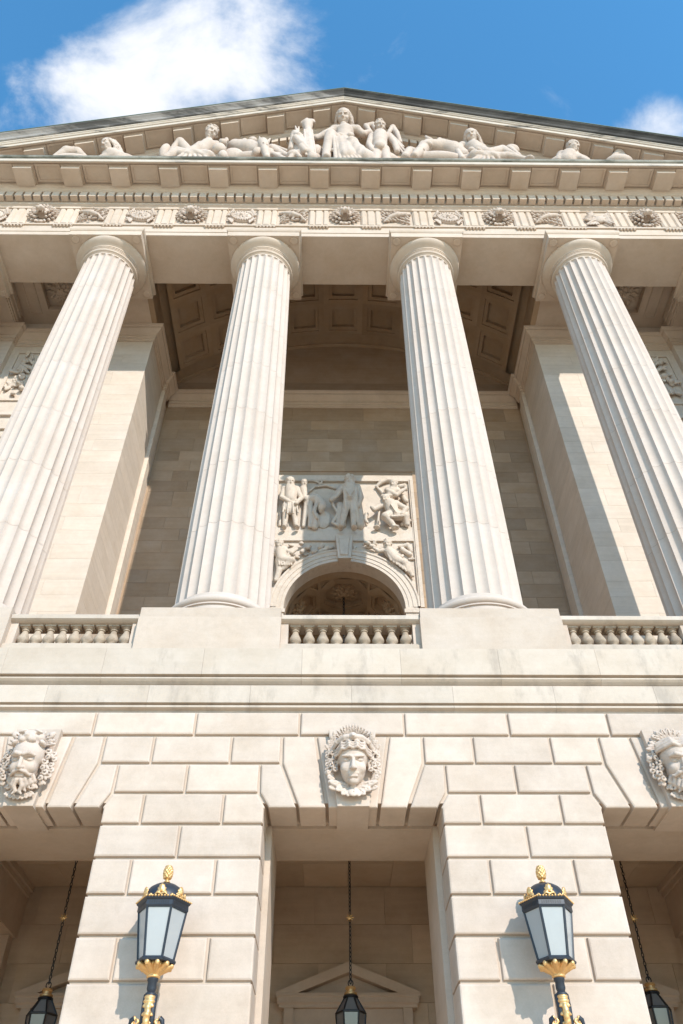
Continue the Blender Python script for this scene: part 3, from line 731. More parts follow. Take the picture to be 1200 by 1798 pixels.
for za, zb_, y in ((25.42, 25.498, -0.03), (22.12, 22.196, 0.0), (22.804, 22.87, 0.03)): fr.box(-PX + 0.18, PX - 0.18, WY + y, WY + 0.12, za, zb_)
fr.build('panel_frame', 'clean', door)
av = MB()
pr = [(AR, WY + 0.3), (AR, WY - 0.03), (AR + 0.12, WY - 0.03), (AR + 0.125, WY - 0.055), (AR + 0.27, WY - 0.055), (AR + 0.275, WY - 0.08), (AR + 0.42, WY - 0.08), (AR + 0.46, WY - 0.12), (AR + 0.52, WY - 0.12), (AR + 0.52, WY + 0.3)]
n2 = 36; k_ = len(pr); vs = []; fs = []
for i in range(n2 + 1):
    a = math.pi * i / n2
    for r, y in pr: vs.append((r * math.cos(a), y, AZ + r * math.sin(a)))
for i in range(n2):
    for j in range(k_ - 1): fs.append((i*k_ + j, i*k_ + j + 1, (i+1)*k_ + j + 1, (i+1)*k_ + j))
av.add(vs, fs); av.build('archivolt', 'clean', door, smooth=25)
MB().poly([(-0.24, AZ + AR - 0.05), (0.24, AZ + AR - 0.05), (0.34, 22.16), (-0.34, 22.16)], WY - 0.26, WY + 0.2, 0.02).poly([(-0.15, AZ + AR + 0.08), (0.15, AZ + AR + 0.08), (0.21, 22.02), (-0.21, 22.02)], WY - 0.31, WY - 0.2, 0.03).build('arch_keystone', 'clean', door)
for s in (-1, 1):
    q = sorted((s*(AR - 0.06), s*(AR + 0.54))); MB().box(q[0], q[1], WY - 0.16, WY + 0.55, AZ - 0.30, AZ - 0.14).box(*sorted((s*(AR - 0.02), s*(AR + 0.5))), WY - 0.11, WY + 0.55, AZ - 0.45, AZ - 0.302).box(*sorted((s*AR, s*(AR + 0.46))), WY - 0.06, WY + 0.55, AZ - 0.139, AZ + 0.0).build('arch_impost', 'clean', door)
# the coffered barrel behind the arch
nb = MB(); NY0, NY1 = WY + 0.6, 27.0
n3 = 40; nr = AR + 0.03
for i in range(n3):
    a0, a1 = math.pi * i / n3, math.pi * (i+1) / n3
    f4 = lambda a, r, y: (r * math.cos(a), y, AZ + r * math.sin(a))
    nb.add([f4(a0, nr + 0.3, NY0), f4(a1, nr + 0.3, NY0), f4(a1, nr + 0.3, NY1), f4(a0, nr + 0.3, NY1), f4(a0, nr + 0.5, NY0), f4(a1, nr + 0.5, NY0), f4(a1, nr + 0.5, NY1), f4(a0, nr + 0.5, NY1)], [(0,1,2,3),(4,5,6,7),(0,4,5,1),(3,2,6,7)])
    for ya, yb in ((NY0, 23.75), (25.95, NY1)):
        nb.add([f4(a0, nr, ya), f4(a1, nr, ya), f4(a1, nr, yb), f4(a0, nr, yb), f4(a0, nr + .3, ya), f4(a1, nr + .3, ya), f4(a1, nr + .3, yb), f4(a0, nr + .3, yb)], [(0,1,2,3),(0,4,5,1),(3,2,6,7)])
nb.box(-nr - 0.3, -nr, NY0, NY1, 11.5, AZ); nb.box(nr, nr + 0.3, NY0, NY1, 11.5, AZ); nb.box(-nr - 0.3, nr + 0.3, NY1, NY1 + 0.3, 11.5, AZ + nr + 0.5)
niche = nb.build('doorway_vault', 'vault', B)
def octcell():
    """vault stone with a stepped octagonal coffer, unrolled width pi*nr/4.0"""
    mb = MB(); da_ = math.pi / 3.6; W = nr * da_ / 2; H = 1.1
    def oc(r, n=8): return [(r * math.cos(math.pi/8 + math.pi*2*k/8), r * math.sin(math.pi/8 + math.pi*2*k/8)) for k in range(8)]
    sqr = [(W, 0.45*H), (0.45*W, H), (-0.45*W, H), (-W, 0.45*H), (-W, -0.45*H), (-0.45*W, -H), (0.45*W, -H), (W, -0.45*H)]
    def P(u, v, d): a = u / nr; return ((nr + d) * math.sin(a), v, (nr + d) * math.cos(a) - nr)
    rings = [[(u, v, 0) for u, v in sqr], [(u, v, 0) for u, v in oc(0.86)], [(u, v, .05) for u, v in oc(0.86)], [(u, v, .05) for u, v in oc(0.74)], [(u, v, .22) for u, v in oc(0.70)]]
    vs = [P(*p_) for r in rings for p_ in r]; fs = []
    for l in range(4):
        for k in range(8): fs.append((l*8 + k, l*8 + (k+1) % 8, l*8 + 8 + (k+1) % 8, l*8 + 8 + k))
    fs.append(tuple(range(32, 40)))
    for c, a_, b_ in (((W, H), 0, 1), ((-W, H), 2, 3), ((-W, -H), 4, 5), ((W, -H), 6, 7)):      # corner lozenges
        i = len(vs); A_, B_ = sqr[a_], sqr[b_]; cx_, cz_ = (c[0] + A_[0] + B_[0]) / 3, (c[1] + A_[1] + B_[1]) / 3
        o3 = [c, A_, B_]; i3 = [(cx_ + (q[0] - cx_) * .6, cz_ + (q[1] - cz_) * .6) for q in o3]
        vs += [P(*q, 0) for q in o3] + [P(*q, 0) for q in i3] + [P(*q, .08) for q in i3]
        for k in range(3):
            k2 = (k + 1) % 3; fs += [(i + k, i + k2, i + 3 + k2, i + 3 + k), (i + 3 + k, i + 3 + k2, i + 6 + k2, i + 6 + k)]
        fs.append((i + 6, i + 7, i + 8))
    me = bpy.data.meshes.new('octagonal_coffer'); me.from_pydata(vs, [], fs); me.materials.append(M['vault']); return me, da_
ocm, oda = octcell()
niche_coffers = []
for k in (-1, 0, 1):
    a = k * oda; o = put('octagonal_coffer', ocm, niche, (nr * math.sin(a), 24.85, AZ + nr * math.cos(a))); o.rotation_euler = (0, a, 0); niche_coffers.append((a, (nr * math.sin(a), 24.85, AZ + nr * math.cos(a))))

# ------------------------------------------------------------------ vestibule behind the arcade
VY = 22.0; VC = 9.12
ve = MB().box(-17, 17, VY + 0.04, VY + 0.5, 0, VC + 0.3).build('vestibule_wall', 'ashlar_light', B)
zz = [2.0, 2.9, 3.8, 4.7, 5.6, 6.45, 7.3, 8.2, VC]
for k, (a, b) in enumerate(zip(zz, zz[1:])):
    e = [-9.0 + 1.8 * j + (0.9 if k % 2 else 0) + random.uniform(-.2, .2) for j in range(11)]
    for p_, q in zip(e, e[1:]): block(ve, p_ + 0.003, q - 0.003, a + 0.003, b - 0.003, VY, VY + 0.05, 0.004, 'ashlar_light')
vc_ = MB().box(-17, 17, YF + 2.7, VY + 0.4, VC + 0.31, VC + 0.6).build('vestibule_ceiling', 'stone', B)
for i in range(5):
    xa, xb = CX[i] + 0.9, CX[i+1] - 0.9; m = 4
    for j in range(3):
        for k in range(m):
            a = xa + (xb - xa) * k / m; b = xa + (xb - xa) * (k+1) / m; ya = YF + 2.72 + 1.59*j; yb = ya + 1.585
            MB().box(a + 0.003, b - 0.003, ya, yb, VC, VC + 0.305).build('ceiling_slab', 'ashlar_light', vc_)
for x in CX:
    cb = MB().box(x - 0.9, x + 0.9, YF + 2.695, VY + 0.02, VC - 1.25, VC + 0.3).build('cross_beam', 'stone', B)
    mo = MB()
    for s in (-1, 1):
        for o, za, zb_ in ((0.06, VC - 0.28, VC - 0.15), (0.13, VC - 0.148, VC - 0.005)):
            mo.box(*sorted((x + s*0.9, x + s*(0.9 + o))), YF + 2.70, VY - 0.02, za, zb_)
    mo.build('beam_moulding', 'stone', cb)
    MB().box(x - 0.8, x + 0.8, VY - 0.35, VY + 0.02, 0, VC - 1.255).build('wall_pilaster', 'stone', B)
MB().box(-17, 17, YF - 0.5, VY + 0.5, 0.0, 0.148).build('vestibule_floor', 'pave', B)
# pedimented door surrounds
def doorway():
    mb = MB(); y0 = VY - 0.42
    w = 1.72; z = 6.28
    prf = [(0, z), (0.02, z), (0.02, z + 0.06), (0.07, z + 0.10), (0.07, z + 0.2), (0.10, z + 0.23), (0.10, z + 0.29), (-0.3, z + 0.29), (-0.3, z)]
    mb.sweep([(-w + 0.1, VY + 0.02), (-w + 0.1, y0 + 0.1), (w - 0.1, y0 + 0.1), (w - 0.1, VY + 0.02)], prf, side=1)
    zt = 7.235; zb_ = z + 0.292
    mb.poly([(-w, zb_), (-w + 0.52, zb_), (0, zt - 0.23), (w - 0.52, zb_), (w, zb_), (w, zb_ + 0.02), (0, zt), (-w, zb_ + 0.02)], y0, VY + 0.02)
    mb.poly([(-w + 0.5, zb_), (w - 0.5, zb_), (0, zt - 0.2)], y0 + 0.28, VY + 0.02)
    mb.poly([(-w + 0.72, zb_ + 0.02), (w - 0.72, zb_ + 0.02), (0, zt - 0.33)], y0 + 0.24, VY + 0.02, 0.03)
    mb.box(-w + 0.18, w - 0.18, y0 + 0.18, VY + 0.02, z - 0.75, z - 0.003)
    for s in (-1, 1):
        mb.box(*sorted((s*0.95, s*1.3)), y0 + 0.22, VY + 0.02, 0.15, z - 0.753)
        mb.box(*sorted((s*1.30, s*1.52)), y0 + 0.10, VY + 0.02, z - 0.70, z - 0.002)
    mb.box(-0.95, 0.95, y0 + 0.25, VY + 0.02, z - 1.1, z - 0.753)
    return mb.mesh('door_surround', 'stone', (0, VY, 0))
dm = doorway()
dl = MB()
for s in (-1, 1):
    dl.box(*sorted((s*0.01, s*0.945)), VY - 0.12, VY + 0.02, 0.15, 5.17)
    for za, zb_ in ((0.5, 1.9), (2.1, 3.5), (3.7, 4.95)): dl.box(*sorted((s*0.16, s*0.80)), VY - 0.15, VY - 0.1, za, zb_)
dlm = dl.mesh('door', 'door', (0, VY, 0))
for i in (1, 2, 3):
    d = put('door_surround', dm, B, (BAY[i], VY, 0)); put('door', dlm, d, (BAY[i], VY, 0))
# ------------------------------------------------------------------ carving: blended solids turned into one skin
def _rot(rx=0, ry=0, rz=0):
    return np.array((Matrix.Rotation(R(rz), 3, 'Z') @ Matrix.Rotation(R(ry), 3, 'Y') @ Matrix.Rotation(R(rx), 3, 'X')))
class Carve:
    """smooth unions and cuts of tapered capsules and ellipsoids, skinned on a grid"""
    def __init__(s): s.p = []
    def cap(s, a, b, ra, rb=None, k=0.05, cut=False, wav=None):
        s.p.append(('c', np.array(a, float), np.array(b, float), float(ra), float(ra if rb is None else rb), k, cut, wav)); return s
    def ell(s, c, r, rot=None, k=0.05, cut=False, wav=None):
        s.p.append(('e', np.array(c, float), np.array(r, float), rot, None, k, cut, wav)); return s
    def chain(s, pts, rs, k=0.05, **kw):
        for i in range(len(pts) - 1): s.cap(pts[i], pts[i+1], rs[i], rs[i+1], k, **kw)
        return s
    def skin(s, res, lo=None, hi=None, clip=None):
        B0, B1 = [], []
        for q in s.p:
            if q[0] == 'c':
                r = max(q[3], q[4]); b0, b1 = np.minimum(q[1], q[2]) - r, np.maximum(q[1], q[2]) + r
            else:
                r = q[2].max() if q[3] is not None else q[2]; b0, b1 = q[1] - r, q[1] + r
            pad = q[5] * 1.5 + (q[7][0] if q[7] else 0) + res * 2
            B0.append(b0 - pad); B1.append(b1 + pad)
        add = [i for i, q in enumerate(s.p) if not q[6]]
        L0 = np.min([B0[i] for i in add], 0); L1 = np.max([B1[i] for i in add], 0)
        if lo is not None: L0 = np.maximum(L0, lo)
        if hi is not None: L1 = np.minimum(L1, hi)
        n = np.maximum(4, np.ceil((L1 - L0) / res).astype(int) + 1)
        ax = [L0[i] + res * np.arange(n[i]) for i in range(3)]
        D = np.full(tuple(n), 9.0, dtype=np.float32)
        for q, b0, b1 in zip(s.p, B0, B1):
            i0 = np.maximum(0, np.floor((b0 - L0) / res).astype(int)); i1 = np.minimum(n, np.ceil((b1 - L0) / res).astype(int) + 1)
            if np.any(i1 <= i0): continue
            X, Y, Z = np.meshgrid(*[ax[i][i0[i]:i1[i]] for i in range(3)], indexing='ij')
            P = np.stack([X, Y, Z], -1)
            if q[0] == 'c':
                ba = q[2] - q[1]; pa = P - q[1]; t = np.clip((pa @ ba) / max(1e-9, ba @ ba), 0, 1)
                d = np.linalg.norm(pa - t[..., None] * ba, axis=-1) - (q[3] + (q[4] - q[3]) * t)
            else:
                p = P - q[1]
                if q[3] is not None: p = p @ q[3]
                k0 = np.linalg.norm(p / q[2], axis=-1); k1 = np.linalg.norm(p / (q[2]**2), axis=-1) + 1e-9
                d = k0 * (k0 - 1) / k1
            if q[7]:
                am, fx, fy, fz = q[7]
                d = d + am * np.sin(fx * P[..., 0] + 1.7 * np.sin(fz * 0.37 * P[..., 2])) * np.cos(fy * P[..., 1] + 0.9) * np.sin(fz * P[..., 2] + 1.3 * np.sin(fx * 0.41 * P[..., 0]))
            sl = tuple(slice(i0[i], i1[i]) for i in range(3)); A = D[sl]; k = max(q[5], 1e-4)
            if q[6]:
                h = np.clip(0.5 - 0.5 * (A + d) / k, 0, 1); D[sl] = A * (1 - h) + (-d) * h + k * h * (1 - h)
            else:
                h = np.clip(0.5 + 0.5 * (A - d) / k, 0, 1); D[sl] = A * (1 - h) + d * h - k * h * (1 - h)
        for a_ in range(3):                              # close the skin at the grid border
            sl = [slice(None)] * 3
            for e in (0, -1): sl[a_] = e; D[tuple(sl)] = np.maximum(D[tuple(sl)], res * 0.5)
        return surface_net(D, L0, res)
def surface_net(D, L0, res):
    nx, ny, nz = D.shape; I = D < 0
    cnt = np.zeros((nx-1, ny-1, nz-1), np.float32); acc = np.zeros((nx-1, ny-1, nz-1, 3), np.float32)
    corners = [(i, j, k) for i in (0, 1) for j in (0, 1) for k in (0, 1)]
    def sub(A, c): return A[c[0]:nx-1+c[0], c[1]:ny-1+c[1], c[2]:nz-1+c[2]]
    for c in corners:
        for a in range(3):
            if c[a] == 0:
                e = list(c); e[a] = 1; e = tuple(e)
                d0, d1 = sub(D, c), sub(D, e); x = sub(I, c) != sub(I, e)
                t = np.where(x, d0 / np.where(np.abs(d0 - d1) < 1e-9, 1e-9, d0 - d1), 0)
                cnt += x
                for b in range(3): acc[..., b] += np.where(x, (t if b == a else c[b]), 0)
    act = cnt > 0; idx = -np.ones(cnt.shape, np.int64); ids = np.argwhere(act); idx[act] = np.arange(len(ids))
    V = L0 + res * (ids + acc[act] / cnt[act][:, None])
    F = []
    for a in range(3):
        b, c = (a + 1) % 3, (a + 2) % 3
        s0 = [slice(None)] * 3; s1 = [slice(None)] * 3; s0[a] = slice(0, -1); s1[a] = slice(1, None)
        x = I[tuple(s0)] != I[tuple(s1)]; e = np.argwhere(x)
        ok = (e[:, b] > 0) & (e[:, c] > 0) & (e[:, b] < D.shape[b] - 1) & (e[:, c] < D.shape[c] - 1); e = e[ok]
        if not len(e): continue
        inside = I[tuple(s0)][tuple(e.T)]
        def g(db, dc): q = e.copy(); q[:, b] -= db; q[:, c] -= dc; return idx[tuple(q.T)]
        q = np.stack([g(1, 1), g(0, 1), g(0, 0), g(1, 0)], 1)
        q[~inside] = q[~inside][:, ::-1]; F.append(q)
    F = np.concatenate(F); F = F[(F >= 0).all(1)]
    return V, F
def carve_mesh(name, cv, res, mat, anchor, lo=None, hi=None):
    V, F = cv.skin(res, lo, hi); me = bpy.data.meshes.new(name)
    V = V - np.array(anchor)
    me.vertices.add(len(V)); me.vertices.foreach_set('co', V.astype(np.float32).ravel())
    me.loops.add(F.size); me.loops.foreach_set('vertex_index', F.astype(np.int32).ravel())
    me.polygons.add(len(F)); me.polygons.foreach_set('loop_start', np.arange(0, F.size, 4, dtype=np.int32)); me.polygons.foreach_set('loop_total', np.full(len(F), 4, np.int32))
    me.update(calc_edges=True); me.polygons.foreach_set('use_smooth', [True] * len(F)); me.materials.append(M[mat])
    return me

def frame(yaw=0, pitch=0, roll=0):
    """columns: right, forward, up of a head that looks to -Y; yaw>0 turns it to the viewer's right, pitch>0 bows it"""
    m = Matrix.Rotation(R(yaw), 3, 'Z') @ Matrix.Rotation(R(pitch), 3, 'X') @ Matrix.Rotation(R(roll), 3, 'Y')
    return np.array(m @ Matrix(((1, 0, 0), (0, -1, 0), (0, 0, 1))))
def head(cv, c, h, yaw=0, pitch=0, roll=0, hair='short', beard=False, neck=True, relief=False):
    """c: centre of the head, h: chin to crown"""
    F = frame(yaw, pitch, roll); c = np.array(c, float); k = 0.05 * h
    def P(x, y, z): return c + F @ (np.array((x, y, z - 0.5)) * h)
    Rm = F                                     # local axes as columns
    def E(x, y, z, rx, ry, rz, kk=k, **kw): cv.ell(P(x, y, z), np.array((rx, ry, rz)) * h, Rm, kk, **kw)
    def Cc(a, b, ra, rb=None, kk=k, **kw): cv.cap(P(*a), P(*b), ra * h, (ra if rb is None else rb) * h, kk, **kw)
    E(0, -0.04, 0.64, .35, .41, .37); E(0, .09, .36, .275, .29, .36); E(0, .26, .09, .11, .10, .09)
    for s in (-1, 1):
        E(s*.17, .22, .36, .11, .13, .12)                                       # cheeks
        E(s*.15, .42, .53, .105, .155, .070, .03*h, cut=True)                    # eye sockets
        E(s*.145, .275, .522, .072, .062, .042, .012*h)                          # eyes
        Cc((s*.075, .325, .548), (s*.215, .285, .545), .016, .014, .01*h)        # upper lids
        Cc((s*.05, .385, .600), (s*.235, .31, .612), .030, .024, .025*h)         # brows
        E(s*.345, -.02, .48, .035, .08, .10, .02*h)                              # ears
        E(s*.05, .405, .355, .036, .05, .03, .02*h)                              # nostrils
    Cc((0, .365, .58), (0, .455, .365), .036, .052, .03*h)
    Cc((-.10, .345, .245), (.10, .345, .245), .026, .026, .02*h); Cc((-.075, .345, .188), (.075, .345, .188), .032, .032, .02*h)
    Cc((-.13, .40, .217), (.13, .40, .217), .013, .013, .01*h, cut=True)
    if neck: Cc((0, -.08, .2), (0, -.16, -.35), .22, .27, .06*h)
    wv = (0.022*h, 26/h, 20/h, 24/h)
    if hair == 'short':
        E(0, -.08, .71, .375, .41, .335, .02*h, wav=wv)
    elif hair == 'long':
        E(0, -.10, .72, .385, .41, .335, .02*h, wav=wv)
        for s in (-1, 1):
            for a in range(4):
                Cc((s*(.31 + .03*a), .08 - .13*a, .70), (s*(.40 + .02*a), -.02 - .13*a, .30), .09, .085, .03*h, wav=wv); Cc((s*(.40 + .02*a), -.02 - .13*a, .30), (s*(.36 + .05*a), -.05 - .12*a, -.12), .085, .06, .03*h, wav=wv)
    elif hair == 'curly':
        rng = random.Random(int(abs(c[0]) * 1000))
        for i in range(60):
            u = rng.uniform(-1, 1); a = rng.uniform(0, 6.283); w = math.sqrt(1 - u*u)
            v = (w*math.cos(a)*.36, w*math.sin(a)*.40 - .06, u*.36 + .68)
            if v[2] > .62 - .25*(v[1] < 0) and not (v[1] > .2 and v[2] < .78): cv.ell(P(*v), np.array((.085, .085, .07))*h, None, .02*h)
    if beard:
        rng = random.Random(5)
        for i in range(46):
            x = rng.uniform(-.27, .27); z = rng.uniform(-.18, .22) ; y = .33 - 1.4*x*x - max(0, -z)*.3 + rng.uniform(-.03, .03)
            if abs(x) < .11 and z > .13: continue
            cv.ell(P(x, y, z), np.array((.05, .06, .075))*h, Rm, .015*h)
        for s in (-1, 1): Cc((0, .40, .30), (s*.15, .34, .235), .035, .025, .02*h)
    return P
def leaf(cv, base, tip, w, t, nrm=(0, -1, 0), k=0.015, rib=True):
    """a pointed leaf as a flattened spindle with a sunk midrib"""
    a, b = np.array(base, float), np.array(tip, float); d = b - a; L = np.linalg.norm(d); d /= L
    n = np.array(nrm, float); n = n - d * (n @ d); n /= np.linalg.norm(n); s_ = np.cross(d, n)
    Rm = np.stack([s_, n, d], 1)
    cv.ell((a + b) / 2, (w, t, L / 2), Rm, k)
    if rib: cv.cap(a + n*t*1.05 + d*L*.15, b + n*t*.35 - d*L*.2, t*.35, t*.2, 0.006, cut=True)

# ------------------------------------------------------------------ keystone masks
YK = YF - 0.13
def curl(cv, q, r, side, w=0.03, y=0.05, turns=1.4, k=0.006):
    """a spiral lock lying on the stone"""
    pts = []; rs = []
    for t in range(9):
        a = t/8*turns*2*math.pi; rr = r*(1 - .8*t/8); pts.append((q[0] + side*rr*math.cos(a), q[1] - y*t/8, q[2] + rr*math.sin(a))); rs.append(w*(1 - .35*t/8))
    cv.chain(pts, rs, k)
def mask(kind):
    cv = Carve(); h = 0.86; c = (0, YK - 0.13, 8.74)
    P = head(cv, c, h, 0, 20, 0, hair='none', beard=False, neck=False)
    # a deep cut sets the face off from hair and collar
    for i in range(22):
        a = R(-150 + 300*i/21); cv.ell((.335*math.sin(a), YK - .02, 8.72 + .44*math.cos(a)), (.05, .10, .05), None, .01, cut=True)
    if kind == 'lady':
        for s in (-1, 1):
            # waved hair from the parting, jewelled diadem over it
            for j in range(3):
                cv.chain([P(s*.005, .37 - .06*j, .77 + .06*j), P(s*.09, .39 - .06*j, .81 + .06*j), P(s*.17, .34 - .06*j, .755 + .065*j), P(s*.25, .30 - .06*j, .765 + .06*j), P(s*.32, .19 - .06*j, .66 + .065*j), P(s*.39, .10 - .06*j, .62 + .06*j)], [.026, .032, .024, .032, .024, .030], .004)
            cv.chain([P(s*.0, .22, 1.03), P(s*.18, .18, 1.02), P(s*.33, .06, .95), P(s*.44, -.08, .80)], [.060, .056, .050, .045], .004)
            cv.chain([P(s*.0, .25, .975), P(s*.19, .21, .965), P(s*.35, .08, .895), P(s*.45, -.06, .77)], [.020, .020, .020, .018], .003)
            for i in range(4): cv.ell(P(s*(.11 + .09*i), .24 - .055*i, 1.03 - .035*i), (.024, .03, .03), None, .003)
            for i in range(6): curl(cv, (s*(.375 + .03*math.sin(i*2.2)), YK - .12, 9.00 - .082*i), .062, s if i % 2 else -s, .026, .09, k=.003)
            for i in range(6): curl(cv, (s*(.46 + .02*(i % 2)), YK - .05, 8.98 - .085*i), .056, -s if i % 2 else s, .024, .07, k=.003)
            for i in range(4): leaf(cv, (s*.37, YK - .05, 8.98), (s*(.545 - .06*i), YK - .13 - .03*i, 9.12 + .085*i), .042, .030, k=.003)
            # collar of large separate leaves
            for i in range(4): leaf(cv, (s*.04, YK - .06, 8.28), (s*(.11 + .115*i), YK - .16, 8.06 + .032*i*i), .066, .034, k=.003)
            for i in range(4): leaf(cv, (s*(.24 + .04*i), YK - .05, 8.24 + .075*i), (s*(.47 + .012*i), YK - .13, 8.26 + .11*i), .052, .030, k=.003)
            for i in range(3): cv.ell((s*(.20 + .1*i), YK - .12, 8.20 + .06*i), (.028, .03, .028), None, .003)
        leaf(cv, (0, YK - .10, 8.26), (0, YK - .19, 8.05), .10, .04, k=.003); cv.ell((0, YK - .12, 8.27), (.06, .05, .05), None, .004)
        cv.ell(P(0, .28, 1.05), (.065, .045, .065), None, .004); cv.ell(P(0, .34, 1.05), (.034, .03, .034), None, .003)
        for i in range(13): leaf(cv, (0.034*(i - 6), YK - .06, 9.26), (0.062*(i - 6), YK - .20, 9.54 - .006*(i - 6)**2), .026, .04, k=.003)
    else:
        # brows, moustache and a beard of separate locks
        for s in (-1, 1):
            cv.chain([P(s*.04, .40, .63), P(s*.14, .38, .66), P(s*.25, .30, .62)], [.038, .042, .025], .01)
            cv.chain([P(s*.02, .42, .30), P(s*.12, .38, .26), P(s*.20, .31, .20), P(s*.25, .28, .22)], [.030, .034, .028, .018], .008)
            for j in range(4):
                x0 = .05 + .065*j; cv.chain([P(s*x0, .36 - .06*j, .10 + .03*j), P(s*(x0 + .035), .34 - .06*j, -.03 + .04*j), P(s*(x0 - .01), .33 - .06*j, -.13 + .05*j), P(s*(x0 + .05), .35 - .06*j, -.19 + .06*j)], [.036, .040, .034, .018], .006)
            for i in range(6): curl(cv, (s*(.36 + .03*math.sin(i*1.9)), YK - .11, 8.94 - .105*i), .068, s if i % 2 else -s, .030, .10, k=.003)
            for i in range(5): curl(cv, (s*(.45 + .025*(i % 2)), YK - .04, 8.93 - .11*i), .058, -s, .028, .08, k=.003)
            for i in range(3): curl(cv, (s*(.10 + .13*i), YK - .07, 8.24 + .05*i*i*.5), .058, s, .03, .06)
        if kind == 'satyr':                                  # lion scalp worn as a cap
            cv.ell((0, YK - 0.25, 9.17), (.26, .17, .15), None, .03); cv.ell((0, YK - 0.41, 9.10), (.11, .10, .075), None, .03); cv.ell((0, YK - 0.49, 9.12), (.06, .04, .035), None, .01)
            for s in (-1, 1):
                cv.ell((s*.085, YK - 0.43, 9.05), (.085, .08, .065), None, .01); cv.ell((s*.15, YK - 0.38, 9.20), (.05, .05, .03), None, .01, cut=True)
                cv.ell((s*.15, YK - 0.36, 9.26), (.09, .05, .03), _rot(0, s*20, 0), .008); cv.ell((s*.26, YK - 0.29, 9.04), (.07, .12, .055), _rot(0, s*35, 0), .01)
                leaf(cv, (s*.22, YK - 0.13, 9.20), (s*.42, YK - 0.21, 9.32), .07, .05, k=.006)
            for i in range(13):
                a = R(-84 + 14*i); leaf(cv, (.24*math.sin(a), YK - 0.11, 9.08 + .12*math.cos(a)), (.47*math.sin(a), YK - 0.18, 9.06 + .34*math.cos(a)), .036, .045, k=.004)
        else:                                                # reeds and shells in the hair
            for s in (-1, 1):
                for i in range(6): leaf(cv, (s*.20, YK - .08, 9.02), (s*(.52 - .055*i), YK - .14, 9.03 + .08*i), .048, .036, k=.005)
                for j in range(3): cv.chain([P(s*.01, .30 - .06*j, .84 + .075*j), P(s*.14, .30 - .06*j, .90 + .05*j), P(s*.28, .20 - .06*j, .82 + .07*j), P(s*.42, .04, .74 + .07*j)], [.04, .044, .04, .034], .006)
                leaf(cv, (s*.36, YK - .02, 8.74), (s*.52, YK - .10, 8.90), .07, .05, k=.005)
            for i in range(7): leaf(cv, (.05*(i - 3), YK - .12, 9.22), (.12*(i - 3), YK - .18, 9.46 - .02*(i - 3)**2), .055, .05, k=.005)
        for i in range(9):
            a = R(-64 + 16*i); leaf(cv, (.07*math.sin(a), YK - .03, 8.22), (.32*math.sin(a), YK - .09, 8.20 - .18*math.cos(a)), .045, .034, k=.005)
    return carve_mesh('carved_mask', cv, 0.0145, 'carved', (0, YK, 8.78), lo=(-9, -9, 8.0), hi=(9, YK + 0.03, 99))
masks = [mask('lady'), mask('satyr'), mask('river')]
for i, k in ((0, 2), (1, 1), (2, 0), (3, 2), (4, 1)):
    put('carved_mask', masks[k], keystones[i], (BAY[i], YK, 8.78))['label'] = ['carved head of a woman with diadem and leaf collar on keystone', 'carved bearded head under a lion scalp on keystone', 'carved bearded head with reeds in its hair on keystone'][k]

# ------------------------------------------------------------------ metope carvings
YM = 14.86
def lion():
    cv = Carve(); z = 32.46
    for ring, (r0, r1, n, y0, y1) in enumerate(((.36, .66, 20, .02, .10), (.30, .54, 18, .10, .22), (.22, .42, 15, .20, .32))):
        for i in range(n):
            a = 2*math.pi*(i + .5*ring)/n; zz = math.cos(a)
            leaf(cv, (r0*math.sin(a), YM - y0, z + .20 + r0*zz), (r1*math.sin(a)*1.02, YM - y1, z + .18 + r1*zz*.98), .055, .06, k=.006)
    cv.ell((0, YM - 0.156, z + .16), (.27, .26, .24), None, .03); cv.ell((0, YM - 0.343, z + .08), (.14, .18, .12), None, .04)
    for s in (-1, 1):
        cv.ell((s*.09, YM - 0.406, z + .03), (.095, .12, .085), None, .02); cv.ell((s*.14, YM - 0.335, z + .27), (.10, .08, .05), _rot(0, s*20, 0), .02)
        cv.ell((s*.13, YM - 0.367, z + .19), (.05, .07, .035), None, .01, cut=True)
        cv.ell((s*.29, YM - 0.140, z + .36), (.08, .07, .09), None, .01)
    cv.ell((0, YM - 0.468, z + .14), (.075, .06, .05), None, .01)
    cv.ell((0, YM - .20, z - .13), (.165, .15, .27), None, .012, cut=True)
    cv.ell((0, YM - .03, z - .33), (.17, .07, .08), None, .01)
    for s in (-1, 1): cv.cap((s*.10, YM - .36, z - .02), (s*.10, YM - .33, z - .13), .03, .012, .004)
    return carve_mesh('lion_head', cv, 0.02, 'carved', (0, YM, 32.55), lo=(-.66, -9, 31.93), hi=(.66, YM + .03, 33.36))
